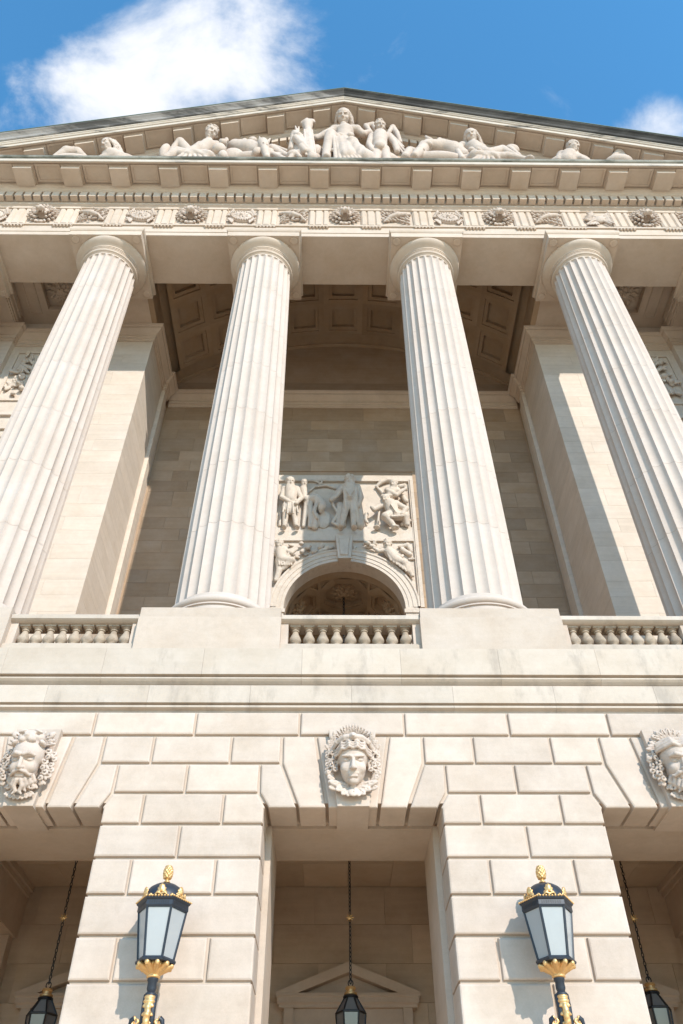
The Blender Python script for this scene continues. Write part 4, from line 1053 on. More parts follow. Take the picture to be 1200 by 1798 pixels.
def shield():
    cv = Carve(); z = 32.60; Rm = _rot(0, 24, 0); u = Rm @ np.array((1, 0, 0)); v = Rm @ np.array((0, 0, 1)); c0 = np.array((0, YM, z))
    for s in (-1, 1):
        for i in range(6): leaf(cv, (s*.30, YM - .02, z + .12), (s*(.40 + .05*i), YM - .12, z + .62 - .12*i), .05, .05, k=.005)
        for i in range(5): leaf(cv, (s*.34, YM - .02, z - .12), (s*(.60 - .06*i), YM - .12, z - .28 - .09*i), .05, .05, k=.005)
    cv.ell((0, YM - .02, z), (.52, .15, .38), Rm, .004); cv.ell((0, YM - .22, z), (.43, .11, .30), Rm, .006, cut=True)
    n = 26
    for i in range(n):
        a = 2*math.pi*i/n; q = c0 + u*.46*math.cos(a) + v*.33*math.sin(a); cv.ell((q[0], YM - .13, q[2]), (.035, .04, .035), None, .004)
    for i in range(9):
        a = 2*math.pi*i/9; q0 = c0 + u*.08*math.cos(a) + v*.06*math.sin(a); q1 = c0 + u*.34*math.cos(a) + v*.24*math.sin(a); leaf(cv, (q0[0], YM - .14, q0[2]), (q1[0], YM - .13, q1[2]), .045, .045, k=.004)
    cv.ell((0, YM - .14, z), (.09, .10, .09), None, .005)
    return carve_mesh('shield_relief', cv, 0.02, 'carved', (0, YM, 32.55), lo=(-.63, -9, 31.94), hi=(.63, YM + .03, 33.28))
def spray(seed, flip):
    cv = Carve(); rng = random.Random(seed); z = 32.6
    for j in range(4):                                       # overlapping plumes sweeping across the field
        z0 = z - .48 + .24*j
        for i in range(8):
            t = i/7; x = (-.52 + .95*t)*flip; zz = z0 + .16*math.sin(t*3.0) + .12*t
            leaf(cv, (x, YM - .03, zz), (x + (.20 + .03*j)*flip, YM - .13 - .02*rng.random(), zz + rng.uniform(-.05, .20)), .045, .055, k=.005)
    pts = [(-.55*flip, YM - .06, z + .30), (-.30*flip, YM - .14, z + .16), (0, YM - .17, z + .02), (.28*flip, YM - .15, z - .12), (.52*flip, YM - .08, z - .36)]
    cv.chain(pts, [.05, .09, .12, .09, .04], .006)
    for i in range(6): cv.ell((rng.uniform(-.45, .45), YM - .14, z + rng.uniform(-.40, .42)), (.06, .07, .06), None, .005)
    for i in range(4): cv.ell((rng.uniform(-.4, .4), YM - .10, z + rng.uniform(-.4, .4)), (.05, .12, .05), None, .005, cut=True)
    return carve_mesh('foliage_relief', cv, 0.02, 'carved', (0, YM, 32.55), lo=(-.63, -9, 31.94), hi=(.63, YM + .03, 33.28))
def flags():
    cv = Carve(); z = 32.6
    for i in range(10): leaf(cv, (.0, YM - .03, z - .25), (-.62 + .055*i, YM - .13, z - .12 + .085*i), .045, .055, k=.004)
    cv.cap((-.5, YM - .10, z - .5), (.5, YM - .10, z + .42), .05, .05, .005); cv.cap((.45, YM - .10, z - .5), (-.3, YM - .10, z + .45), .045, .045, .005)
    cv.ell((.12, YM - .06, z - .06), (.30, .12, .22), _rot(0, -30, 0), .005)
    for i in range(7): leaf(cv, (.25, YM - .04, z + .0), (.62, YM - .12, z - .48 + .16*i), .05, .05, k=.004)
    for i in range(5): leaf(cv, (-.1, YM - .04, z - .2), (-.55 + .13*i, YM - .12, z - .58), .05, .05, k=.004)
    return carve_mesh('trophy_relief', cv, 0.02, 'carved', (0, YM, 32.55), lo=(-.63, -9, 31.94), hi=(.63, YM + .03, 33.28))
mt = dict(L=lion(), S=shield(), A=spray(1, 1), B=spray(4, -1), F=flags())
seq = 'ASLASLSALBSLBFLBFA'
for i, x in enumerate(metope_x):
    k = seq[i] if i < len(seq) else 'A'
    k = 'L' if abs(min((x - b for b in BAY), key=abs)) < 0.2 else (k if k != 'L' else 'S')
    put('metope_' + {'L': 'lion_head', 'S': 'shield', 'A': 'foliage', 'B': 'foliage', 'F': 'trophy'}[k], mt[k], fz, (x, YM, 32.55))

# ------------------------------------------------------------------ rosettes
def rosette(r):
    cv = Carve()
    for n, r0, r1, w, y in ((12, .35, .98, .15, .0), (9, .2, .72, .14, .12), (6, .08, .42, .12, .24)):
        for i in range(n):
            a = 2*math.pi*(i + .5*(n % 2))/n; leaf(cv, (r*r0*math.cos(a), r*r0*math.sin(a), -r*y), (r*r1*math.cos(a), r*r1*math.sin(a), -r*(y + .04)), r*w, r*.11, nrm=(0, 0, -1), k=r*.02)
    cv.ell((0, 0, -r*.22), (r*.2, r*.2, r*.2), None, r*.03); cv.ell((0, 0, 0), (r*.7, r*.7, r*.1), None, r*.03)
    return carve_mesh('rosette', cv, r*0.035, 'carved', (0, 0, 0), hi=(9, 9, r*0.06))
ro = rosette(0.66)
ro.materials[0] = M['stone']
for o in [o for o in B.children if o.name.startswith('side_bay_ceiling')]:
    s = 1 if WL[o.name].x > 0 else -1
    put('rosette', ro, o, (s*12.2, 18.11, 32.41))
ro2 = rosette(0.62); ro2.materials[0] = M['vault']
for a, q in niche_coffers:
    o = put('rosette', ro2, niche, Vector(q) + Vector((math.sin(a), 0, math.cos(a))) * 0.20); o.rotation_euler = (0, a, 0)
STATUES = [
 ('seated_woman_statue', 'stone woman seated at the peak of the pediment, drapery over her knees', [
  ('h', (-0.04, 13.52, 39.83), 0.86, -8, 40, 4, 'long', 0),
  ('c', [(-0.03, 13.62, 39.21), (-0.03, 13.75, 39.16)], [0.17, 0.2], 0.05, 0),
  ('c', [(-0.44, 13.78, 39.03), (0.56, 13.78, 39.06)], [0.24, 0.24], 0.1, 0),
  ('c', [(0.02, 13.72, 38.61), (-0.01, 13.8, 38.17), (0.02, 13.9, 37.6)], [0.4, 0.37, 0.42], 0.1, 0),
  ('e', (-0.21, 13.52, 37.74), (0.17, 0.14, 0.16), 0.05, 0),
  ('e', (0.26, 13.52, 37.76), (0.17, 0.14, 0.16), 0.05, 0),
  ('c', [(-0.44, 13.78, 39.03), (-0.85, 13.72, 38.4), (-1.25, 13.75, 38.01)], [0.21, 0.18, 0.13], 0.06, 0),
  ('c', [(0.56, 13.78, 39.06), (0.84, 13.85, 38.78), (1.12, 13.95, 39.33)], [0.21, 0.17, 0.12], 0.06, 0),
  ('c', [(-0.14, 13.9, 37.47), (-0.61, 13.5, 37.68)], [0.36, 0.27], 0.06, 0),
  ('c', [(-0.61, 13.48, 37.63), (-0.7, 13.58, 36.63), (-0.79, 13.62, 35.47)], [0.27, 0.25, 0.2], 0.03, 0),
  ('c', [(0.16, 13.9, 37.48), (0.3, 13.46, 36.71)], [0.36, 0.29], 0.08, 0),
  ('c', [(0.3, 13.46, 36.71), (0.53, 13.56, 36.0), (0.81, 13.62, 35.21)], [0.29, 0.33, 0.3], 0.06, (0.025, 16, 2, 5)),
  ('e', (-0.76, 13.55, 35.18), (0.2, 0.3, 0.15), 0.05, 0),
  ('c', [(-0.49, 13.36, 37.31), (-0.38, 13.42, 34.7)], [0.075, 0.086], 0.02, 0),
  ('c', [(-0.4, 13.37, 37.16), (-0.19, 13.41, 34.66)], [0.075, 0.086], 0.02, 0),
  ('c', [(-0.32, 13.37, 37.01), (0.01, 13.4, 34.62)], [0.075, 0.086], 0.02, 0),
  ('c', [(-0.24, 13.38, 36.86), (0.2, 13.39, 34.58)], [0.075, 0.086], 0.02, 0),
  ('c', [(-0.16, 13.39, 36.72), (0.4, 13.38, 34.53)], [0.075, 0.086], 0.02, 0),
  ('c', [(-0.08, 13.39, 36.57), (0.59, 13.37, 34.5)], [0.075, 0.086], 0.02, 0),
  ('c', [(0.0, 13.4, 36.43), (0.78, 13.36, 34.46)], [0.075, 0.086], 0.02, 0),
  ('c', [(-0.09, 13.7, 37.08), (0.1, 13.72, 35.44)], [0.42, 0.55], 0.06, (0.04, 14, 2, 4)),
  ('c', [(0.3, 13.6, 36.46), (0.81, 13.66, 35.31)], [0.36, 0.5], 0.06, (0.04, 14, 2, 4)),
  ('c', [(-0.14, 13.5, 37.06), (-0.53, 13.42, 35.86)], [0.06, 0.069], 0.015, 0),
  ('c', [(0.09, 13.51, 37.0), (-0.05, 13.4, 35.7)], [0.06, 0.069], 0.015, 0),
  ('c', [(0.32, 13.51, 36.94), (0.43, 13.38, 35.54)], [0.06, 0.069], 0.015, 0),
  ('c', [(0.55, 13.52, 36.87), (0.9, 13.36, 35.38)], [0.06, 0.069], 0.015, 0),
  ('c', [(-0.34, 13.5, 37.24), (-0.02, 13.42, 36.66), (0.4, 13.46, 36.84)], [0.07, 0.09, 0.07], 0.015, 0),
  ('c', [(-0.76, 13.42, 37.34), (-0.86, 13.48, 35.06)], [0.05, 0.06], 0.01, 0),
  ('e', (0.01, 13.95, 36.07), (1.05, 0.38, 0.45), 0.05, 0),
  ('e', (0.02, 14.1, 36.99), (0.75, 0.4, 0.9), 0.08, 0),
 ]),
 ('winged_child_statue', 'stone winged boy standing right of the seated woman', [
  ('h', (1.6, 13.55, 38.85), 0.66, 12, 36, -4, 'curly', 0),
  ('c', [(1.26, 13.75, 38.26), (1.95, 13.75, 38.27)], [0.19, 0.19], 0.08, 0),
  ('c', [(1.58, 13.68, 38.08), (1.53, 13.7, 37.36), (1.54, 13.78, 36.82)], [0.34, 0.32, 0.33], 0.1, 0),
  ('e', (1.5, 13.5, 36.59), (0.22, 0.2, 0.26), 0.08, 0),
  ('c', [(2.0, 13.75, 38.28), (2.2, 13.7, 37.38), (2.25, 13.65, 36.38)], [0.17, 0.14, 0.12], 0.04, 0),
  ('c', [(1.21, 13.75, 38.26), (1.06, 13.7, 37.23), (1.2, 13.6, 36.23)], [0.17, 0.14, 0.12], 0.04, 0),
  ('c', [(1.39, 13.75, 36.74), (1.29, 13.65, 35.29)], [0.23, 0.2], 0.04, 0),
  ('c', [(1.73, 13.75, 36.75), (1.76, 13.65, 35.3)], [0.23, 0.2], 0.04, 0),
  ('c', [(1.23, 14.0, 39.33), (1.01, 14.0, 40.15), (1.33, 13.98, 40.31), (1.49, 13.98, 39.55)], [0.1, 0.14, 0.13, 0.09], 0.04, 0),
  ('c', [(2.01, 14.0, 39.34), (2.25, 14.0, 40.03), (2.4, 14.0, 39.35), (2.52, 14.0, 38.3)], [0.09, 0.14, 0.13, 0.09], 0.04, 0),
  ('c', [(2.19, 13.95, 38.81), (2.59, 13.95, 37.65)], [0.08, 0.07], 0.01, 0),
  ('c', [(2.22, 13.92, 38.34), (2.65, 13.9, 37.03)], [0.08, 0.06], 0.01, 0),
  ('c', [(2.24, 13.9, 37.9), (2.61, 13.85, 36.41)], [0.08, 0.06], 0.01, 0),
  ('e', (1.62, 14.0, 36.16), (0.75, 0.4, 0.5), 0.05, 0),
  ('e', (0.97, 13.75, 35.77), (0.35, 0.3, 0.4), 0.05, 0),
 ]),
 ('kneeling_torch_bearer_statue', 'stone figure kneeling with a flaring torch left of the seated woman', [
  ('c', [(-1.85, 13.9, 37.94), (-1.94, 13.95, 37.31), (-1.85, 13.95, 36.33)], [0.34, 0.4, 0.38], 0.08, 0),
  ('c', [(-1.59, 13.7, 35.77), (-2.01, 13.55, 37.66)], [0.2, 0.19], 0.03, 0),
  ('c', [(-2.01, 13.52, 37.58), (-2.2, 13.6, 38.05), (-2.31, 13.75, 36.79)], [0.19, 0.18, 0.15], 0.03, 0),
  ('c', [(-2.12, 13.5, 37.33), (-1.43, 13.45, 35.56)], [0.17, 0.15], 0.012, 0),
  ('c', [(-1.84, 13.48, 36.35), (-1.65, 13.42, 35.72)], [0.16, 0.14], 0.02, 0),
  ('c', [(-2.32, 13.8, 37.17), (-2.19, 13.72, 37.72), (-2.11, 13.62, 38.36)], [0.14, 0.12, 0.09], 0.02, 0),
  ('c', [(-2.11, 13.62, 38.36), (-2.2, 13.56, 38.86)], [0.07, 0.04], 0.01, 0),
  ('c', [(-2.06, 13.62, 38.43), (-2.05, 13.56, 38.8)], [0.06, 0.04], 0.01, 0),
  ('c', [(-1.44, 13.62, 35.64), (-1.53, 13.66, 37.32), (-1.65, 13.72, 38.91)], [0.21, 0.2, 0.17], 0.02, 0),
  ('c', [(-1.65, 13.72, 38.91), (-1.69, 13.72, 39.52)], [0.17, 0.26], 0.02, 0),
  ('c', [(-1.9, 13.66, 39.56), (-1.69, 13.62, 39.59), (-1.43, 13.68, 39.76)], [0.12, 0.16, 0.12], 0.02, (0.03, 16, 14, 16)),
  ('c', [(-1.79, 13.57, 38.5), (-1.62, 13.45, 35.44)], [0.05, 0.057], 0.02, 0),
  ('c', [(-1.7, 13.57, 38.51), (-1.53, 13.46, 35.46)], [0.05, 0.057], 0.02, 0),
  ('c', [(-1.62, 13.58, 38.52), (-1.43, 13.46, 35.47)], [0.05, 0.057], 0.02, 0),
  ('c', [(-1.54, 13.58, 38.53), (-1.34, 13.46, 35.48)], [0.05, 0.057], 0.02, 0),
  ('c', [(-1.46, 13.58, 38.53), (-1.24, 13.47, 35.5)], [0.05, 0.057], 0.02, 0),
  ('e', (-1.36, 13.5, 35.34), (0.22, 0.2, 0.3), 0.02, 0),
  ('e', (-2.18, 13.6, 35.57), (0.3, 0.3, 0.3), 0.03, 0),
  ('e', (-1.84, 13.9, 35.97), (0.9, 0.45, 0.4), 0.05, 0),
  ('c', [(-2.32, 13.5, 35.08), (-2.11, 13.45, 35.67), (-1.88, 13.45, 35.2)], [0.1, 0.13, 0.1], 0.02, 0),
  ('e', (-1.23, 13.9, 36.83), (0.3, 0.3, 0.5), 0.05, 0),
 ]),
 ('reclining_man_statue', 'stone nude man reclining on his elbow at the left of the pediment', [
  ('h', (-5.88, 13.55, 37.96), 0.74, 35, 34, 8, 'curly', 0),
  ('c', [(-5.95, 13.7, 37.53), (-5.98, 13.8, 37.47)], [0.17, 0.2], 0.05, 0),
  ('c', [(-6.31, 13.85, 37.28), (-5.62, 13.85, 37.35)], [0.22, 0.22], 0.08, 0),
  ('c', [(-5.96, 13.85, 37.22), (-6.25, 13.9, 36.73), (-6.62, 13.9, 36.35)], [0.36, 0.36, 0.36], 0.1, 0),
  ('c', [(-5.57, 13.85, 37.36), (-5.36, 13.75, 36.36), (-5.04, 13.65, 35.64)], [0.19, 0.16, 0.14], 0.04, 0),
  ('c', [(-6.34, 13.85, 37.34), (-6.5, 13.7, 36.58), (-6.68, 13.65, 36.08)], [0.18, 0.15, 0.12], 0.04, 0),
  ('c', [(-6.62, 13.9, 36.35), (-7.19, 13.75, 37.44)], [0.3, 0.21], 0.05, 0),
  ('c', [(-7.19, 13.75, 37.44), (-7.37, 13.8, 37.06), (-7.51, 13.85, 36.33)], [0.21, 0.16, 0.13], 0.04, 0),
  ('c', [(-6.47, 13.75, 35.86), (-7.09, 13.62, 36.0), (-7.48, 13.6, 35.35)], [0.3, 0.24, 0.18], 0.05, 0),
  ('e', (-7.84, 14.0, 37.07), (0.24, 0.22, 0.7), 0.04, 0),
  ('e', (-6.32, 13.95, 35.89), (1.5, 0.4, 0.35), 0.05, 0),
  ('c', [(-6.64, 13.55, 35.95), (-7.09, 13.52, 34.93)], [0.075, 0.086], 0.05, 0),
  ('c', [(-6.58, 13.56, 35.98), (-6.78, 13.52, 34.91)], [0.075, 0.086], 0.05, 0),
  ('c', [(-6.51, 13.57, 36.0), (-6.46, 13.52, 34.89)], [0.075, 0.086], 0.05, 0),
  ('c', [(-6.44, 13.58, 36.03), (-6.14, 13.52, 34.88)], [0.075, 0.086], 0.05, 0),
  ('c', [(-6.37, 13.59, 36.06), (-5.82, 13.52, 34.86)], [0.075, 0.086], 0.05, 0),
  ('c', [(-6.31, 13.6, 36.08), (-5.51, 13.52, 34.84)], [0.075, 0.086], 0.05, 0),
  ('c', [(-6.95, 13.75, 35.85), (-5.79, 13.72, 35.68)], [0.34, 0.34], 0.06, (0.035, 10, 2, 12)),
  ('e', (-5.35, 13.55, 36.22), (0.3, 0.25, 0.35), 0.03, 0),
  ('e', (-5.27, 13.6, 37.09), (0.17, 0.15, 0.2), 0.02, 0),
  ('e', (-5.16, 13.62, 37.4), (0.1, 0.1, 0.2), 0.01, 0),
  ('e', (-5.38, 13.6, 37.21), (0.09, 0.1, 0.18), 0.01, 0),
  ('e', (-5.1, 13.5, 35.44), (0.2, 0.2, 0.3), 0.02, 0),
 ]),
 ('horse_statue', 'stone horse lying with its head raised between the reclining man and the torch bearer', [
  ('c', [(-4.8, 14.1, 37.64), (-4.14, 14.05, 37.27), (-3.39, 14.0, 36.55)], [0.42, 0.48, 0.42], 0.1, 0),
  ('c', [(-3.79, 13.9, 36.78), (-3.55, 13.7, 37.01)], [0.34, 0.26], 0.06, 0),
  ('c', [(-3.54, 13.62, 37.05), (-3.35, 13.45, 35.76), (-3.24, 13.42, 35.1)], [0.25, 0.17, 0.14], 0.04, 0),
  ('c', [(-3.69, 13.75, 37.58), (-3.77, 13.72, 38.07)], [0.09, 0.03], 0.01, 0),
  ('c', [(-3.38, 13.75, 37.52), (-3.29, 13.75, 37.97)], [0.09, 0.03], 0.01, 0),
  ('e', (-3.46, 13.4, 36.36), (0.06, 0.08, 0.08), 0.01, 1),
  ('e', (-3.29, 13.4, 36.3), (0.06, 0.08, 0.08), 0.01, 1),
  ('e', (-3.71, 13.55, 36.01), (0.2, 0.16, 0.3), 0.02, 0),
  ('e', (-4.78, 14.1, 38.28), (0.14, 0.15, 0.2), 0.02, 0),
  ('e', (-4.49, 14.1, 38.48), (0.16, 0.15, 0.2), 0.02, 0),
  ('e', (-4.14, 14.1, 38.68), (0.2, 0.15, 0.2), 0.02, 0),
  ('c', [(-3.17, 13.9, 37.16), (-2.72, 13.75, 36.3), (-2.41, 13.65, 35.81)], [0.22, 0.17, 0.12], 0.03, 0),
  ('c', [(-3.11, 14.0, 37.67), (-2.51, 13.85, 36.8)], [0.12, 0.1], 0.01, 0),
  ('c', [(-3.15, 13.7, 36.16), (-2.52, 13.55, 35.21)], [0.14, 0.12], 0.01, 0),
  ('e', (-3.67, 14.0, 36.06), (1.6, 0.45, 0.35), 0.05, 0),
  ('e', (-4.78, 13.9, 36.27), (0.5, 0.35, 0.5), 0.05, 0),
 ]),
 ('long_haired_woman_statue', 'stone long-haired woman leaning at the low left end of the pediment', [
  ('h', (-10.12, 13.55, 36.49), 0.72, -40, 30, -6, 'long', 0),
  ('c', [(-10.05, 13.7, 36.38), (-9.93, 13.8, 36.16)], [0.17, 0.22], 0.05, 0),
  ('c', [(-10.14, 13.8, 36.09), (-9.72, 13.85, 36.41)], [0.22, 0.24], 0.08, 0),
  ('c', [(-9.89, 13.85, 36.04), (-9.5, 13.9, 35.7)], [0.38, 0.36], 0.08, 0),
  ('c', [(-9.7, 13.75, 36.4), (-9.39, 13.75, 35.8), (-9.12, 13.75, 35.34)], [0.19, 0.15, 0.13], 0.04, 0),
  ('e', (-9.7, 13.95, 35.82), (0.9, 0.4, 0.35), 0.05, 0),
 ]),
 ('dolphin_statue', 'low stone sea creature in the far left corner of the pediment', [
  ('c', [(-12.26, 13.8, 35.87), (-11.89, 13.8, 36.36), (-11.48, 13.85, 36.44), (-10.98, 13.85, 35.9)], [0.14, 0.27, 0.25, 0.12], 0.06, 0),
  ('c', [(-11.69, 13.7, 36.23), (-11.64, 13.7, 36.66), (-11.4, 13.7, 36.24)], [0.07, 0.07, 0.06], 0.01, 0),
  ('e', (-11.57, 13.55, 35.85), (0.14, 0.2, 0.08), 0.01, 1),
  ('e', (-11.58, 13.9, 35.66), (0.95, 0.35, 0.3), 0.05, 0),
 ]),
 ('bull_statue', 'stone bull lying down right of the winged boy, horn raised', [
  ('c', [(4.29, 14.05, 37.69), (4.76, 14.05, 37.33), (5.12, 14.05, 36.72)], [0.44, 0.46, 0.4], 0.1, 0),
  ('c', [(3.55, 13.8, 37.29), (3.23, 13.65, 36.4), (2.93, 13.55, 35.66)], [0.29, 0.23, 0.18], 0.05, 0),
  ('c', [(4.27, 14.0, 37.56), (3.67, 13.85, 37.42)], [0.4, 0.33], 0.08, 0),
  ('c', [(3.88, 13.75, 37.67), (3.74, 13.7, 37.79), (3.6, 13.66, 38.07)], [0.13, 0.13, 0.06], 0.02, 0),
  ('c', [(4.0, 13.7, 37.41), (4.2, 13.72, 37.85), (4.33, 13.8, 37.55)], [0.09, 0.12, 0.08], 0.01, 0),
  ('c', [(3.44, 13.8, 37.79), (3.25, 13.8, 37.28)], [0.09, 0.07], 0.01, 0),
  ('e', (3.4, 13.5, 36.26), (0.07, 0.1, 0.06), 0.01, 1),
  ('e', (3.62, 13.6, 37.02), (0.2, 0.16, 0.14), 0.02, 0),
  ('e', (2.87, 13.42, 35.28), (0.05, 0.06, 0.06), 0.01, 1),
  ('c', [(2.59, 13.8, 36.16), (2.84, 13.9, 36.91), (3.17, 13.9, 36.67)], [0.2, 0.25, 0.25], 0.04, 0),
  ('e', (3.98, 14.0, 36.21), (1.3, 0.45, 0.35), 0.05, 0),
 ]),
 ('reclining_woman_statue', 'stone woman reclining with legs stretched to the right of the bull', [
  ('h', (5.58, 13.55, 37.82), 0.74, -20, 34, -6, 'long', 0),
  ('c', [(5.65, 13.7, 37.58), (5.73, 13.8, 37.52)], [0.16, 0.2], 0.05, 0),
  ('c', [(5.18, 13.85, 37.51), (6.02, 13.85, 37.34)], [0.21, 0.2], 0.08, 0),
  ('c', [(5.64, 13.8, 37.2), (5.79, 13.82, 36.76), (6.14, 13.85, 36.36)], [0.35, 0.33, 0.38], 0.1, 0),
  ('e', (5.41, 13.55, 36.37), (0.15, 0.13, 0.14), 0.05, 0),
  ('e', (5.7, 13.55, 36.32), (0.15, 0.13, 0.14), 0.05, 0),
  ('c', [(5.13, 13.85, 37.51), (4.9, 13.8, 36.82), (4.98, 13.7, 35.84)], [0.18, 0.14, 0.12], 0.04, 0),
  ('c', [(6.06, 13.85, 37.34), (6.17, 13.75, 36.72), (6.33, 13.65, 36.16)], [0.17, 0.13, 0.11], 0.04, 0),
  ('c', [(6.13, 13.8, 36.35), (6.82, 13.75, 36.79), (7.4, 13.7, 35.83)], [0.31, 0.24, 0.14], 0.05, 0),
  ('c', [(6.04, 13.7, 35.8), (6.88, 13.65, 35.93), (7.69, 13.62, 35.58)], [0.28, 0.2, 0.11], 0.05, 0),
  ('e', (7.74, 13.55, 35.4), (0.22, 0.2, 0.1), 0.03, 0),
  ('c', [(4.96, 13.95, 37.45), (4.82, 13.95, 36.83), (5.06, 13.8, 35.8)], [0.16, 0.18, 0.14], 0.02, 0),
  ('c', [(5.76, 13.55, 35.84), (5.21, 13.52, 35.05)], [0.075, 0.086], 0.05, 0),
  ('c', [(5.85, 13.56, 35.9), (5.47, 13.52, 35.05)], [0.075, 0.086], 0.05, 0),
  ('c', [(5.94, 13.58, 35.96), (5.73, 13.52, 35.06)], [0.075, 0.086], 0.05, 0),
  ('c', [(6.03, 13.59, 36.03), (5.99, 13.52, 35.06)], [0.075, 0.086], 0.05, 0),
  ('c', [(6.12, 13.6, 36.09), (6.25, 13.52, 35.07)], [0.075, 0.086], 0.05, 0),
  ('c', [(5.55, 13.72, 35.9), (6.33, 13.7, 35.75)], [0.34, 0.3], 0.06, (0.035, 10, 2, 12)),
  ('e', (7.39, 14.0, 37.5), (0.34, 0.25, 0.35), 0.04, 0),
  ('c', [(7.26, 13.9, 37.37), (7.59, 13.85, 36.39)], [0.16, 0.1], 0.02, (0.03, 14, 14, 14)),
  ('e', (6.27, 13.95, 36.13), (1.7, 0.4, 0.3), 0.05, 0),
 ]),
 ('young_man_statue', 'stone young man bust looking right at the low right end of the pediment', [
  ('h', (9.87, 13.6, 36.84), 0.72, 48, 26, 4, 'short', 0),
  ('c', [(9.78, 13.75, 36.72), (9.73, 13.85, 36.61)], [0.18, 0.22], 0.05, 0),
  ('c', [(9.39, 13.85, 36.54), (9.96, 13.85, 36.55)], [0.24, 0.22], 0.08, 0),
  ('c', [(9.62, 13.85, 36.31), (9.51, 13.9, 35.95)], [0.4, 0.4], 0.08, 0),
  ('c', [(9.34, 13.85, 36.54), (9.14, 13.8, 35.93)], [0.2, 0.16], 0.04, 0),
  ('c', [(9.94, 13.8, 36.49), (10.03, 13.7, 35.88), (10.23, 13.65, 35.52)], [0.19, 0.15, 0.12], 0.04, 0),
  ('e', (9.69, 13.95, 36.08), (0.9, 0.4, 0.35), 0.05, 0),
 ]),
 ('draped_shell_statue', 'small rounded stone form in the far right corner of the pediment', [
  ('c', [(11.49, 13.85, 36.22), (11.9, 13.85, 36.71), (12.09, 13.85, 36.17)], [0.14, 0.25, 0.12], 0.06, 0),
  ('e', (11.76, 13.9, 36.05), (0.6, 0.35, 0.3), 0.05, 0),
 ]),
]
# ------------------------------------------------------------------ pediment sculpture: each figure its own statue
ZSH = 34.80
for name, label, prims in STATUES:
    cv = Carve(); pts = []
    for q in prims:
        if q[0] == 'c':
            cv.chain(q[1], q[2], q[3] * 0.6, wav=q[4] or None); pts += [q[1][0]]
        elif q[0] == 'e':
            c = q[1]
            if q[4]: cv.ell(c, q[2], None, q[3], cut=True)
            else: cv.ell(c, q[2], None, q[3])
        else: head(cv, q[1], q[2], q[3], q[4], q[5], hair=q[6], beard=bool(q[7]), neck=False)
    xs_ = [p_[0] for p_ in pts]; x0, x1 = min(xs_), max(xs_)
    # rough stone mass that carries the figure down to the ledge
    n = max(2, int((x1 - x0) / 0.5))
    for i in range(n + 1):
        x = x0 + (x1 - x0) * i / n; top = max([p_[2] for p_ in pts if abs(p_[0] - x) < 0.7] or [35.6])
        cv.cap((x, 14.15, ZSH), (x, 14.1, min(36.3, max(35.2, top - 1.2))), 0.34, 0.26, 0.12)
    ax = (sum(xs_) / len(xs_), 14.0, ZSH)
    me = carve_mesh(name, cv, 0.024, 'carved', ax, lo=(-99, 13.05, ZSH - 0.02), hi=(99, 14.93, 99))
    tag(put(name, me, None, ax), label, 'statue', 'pediment sculptures')
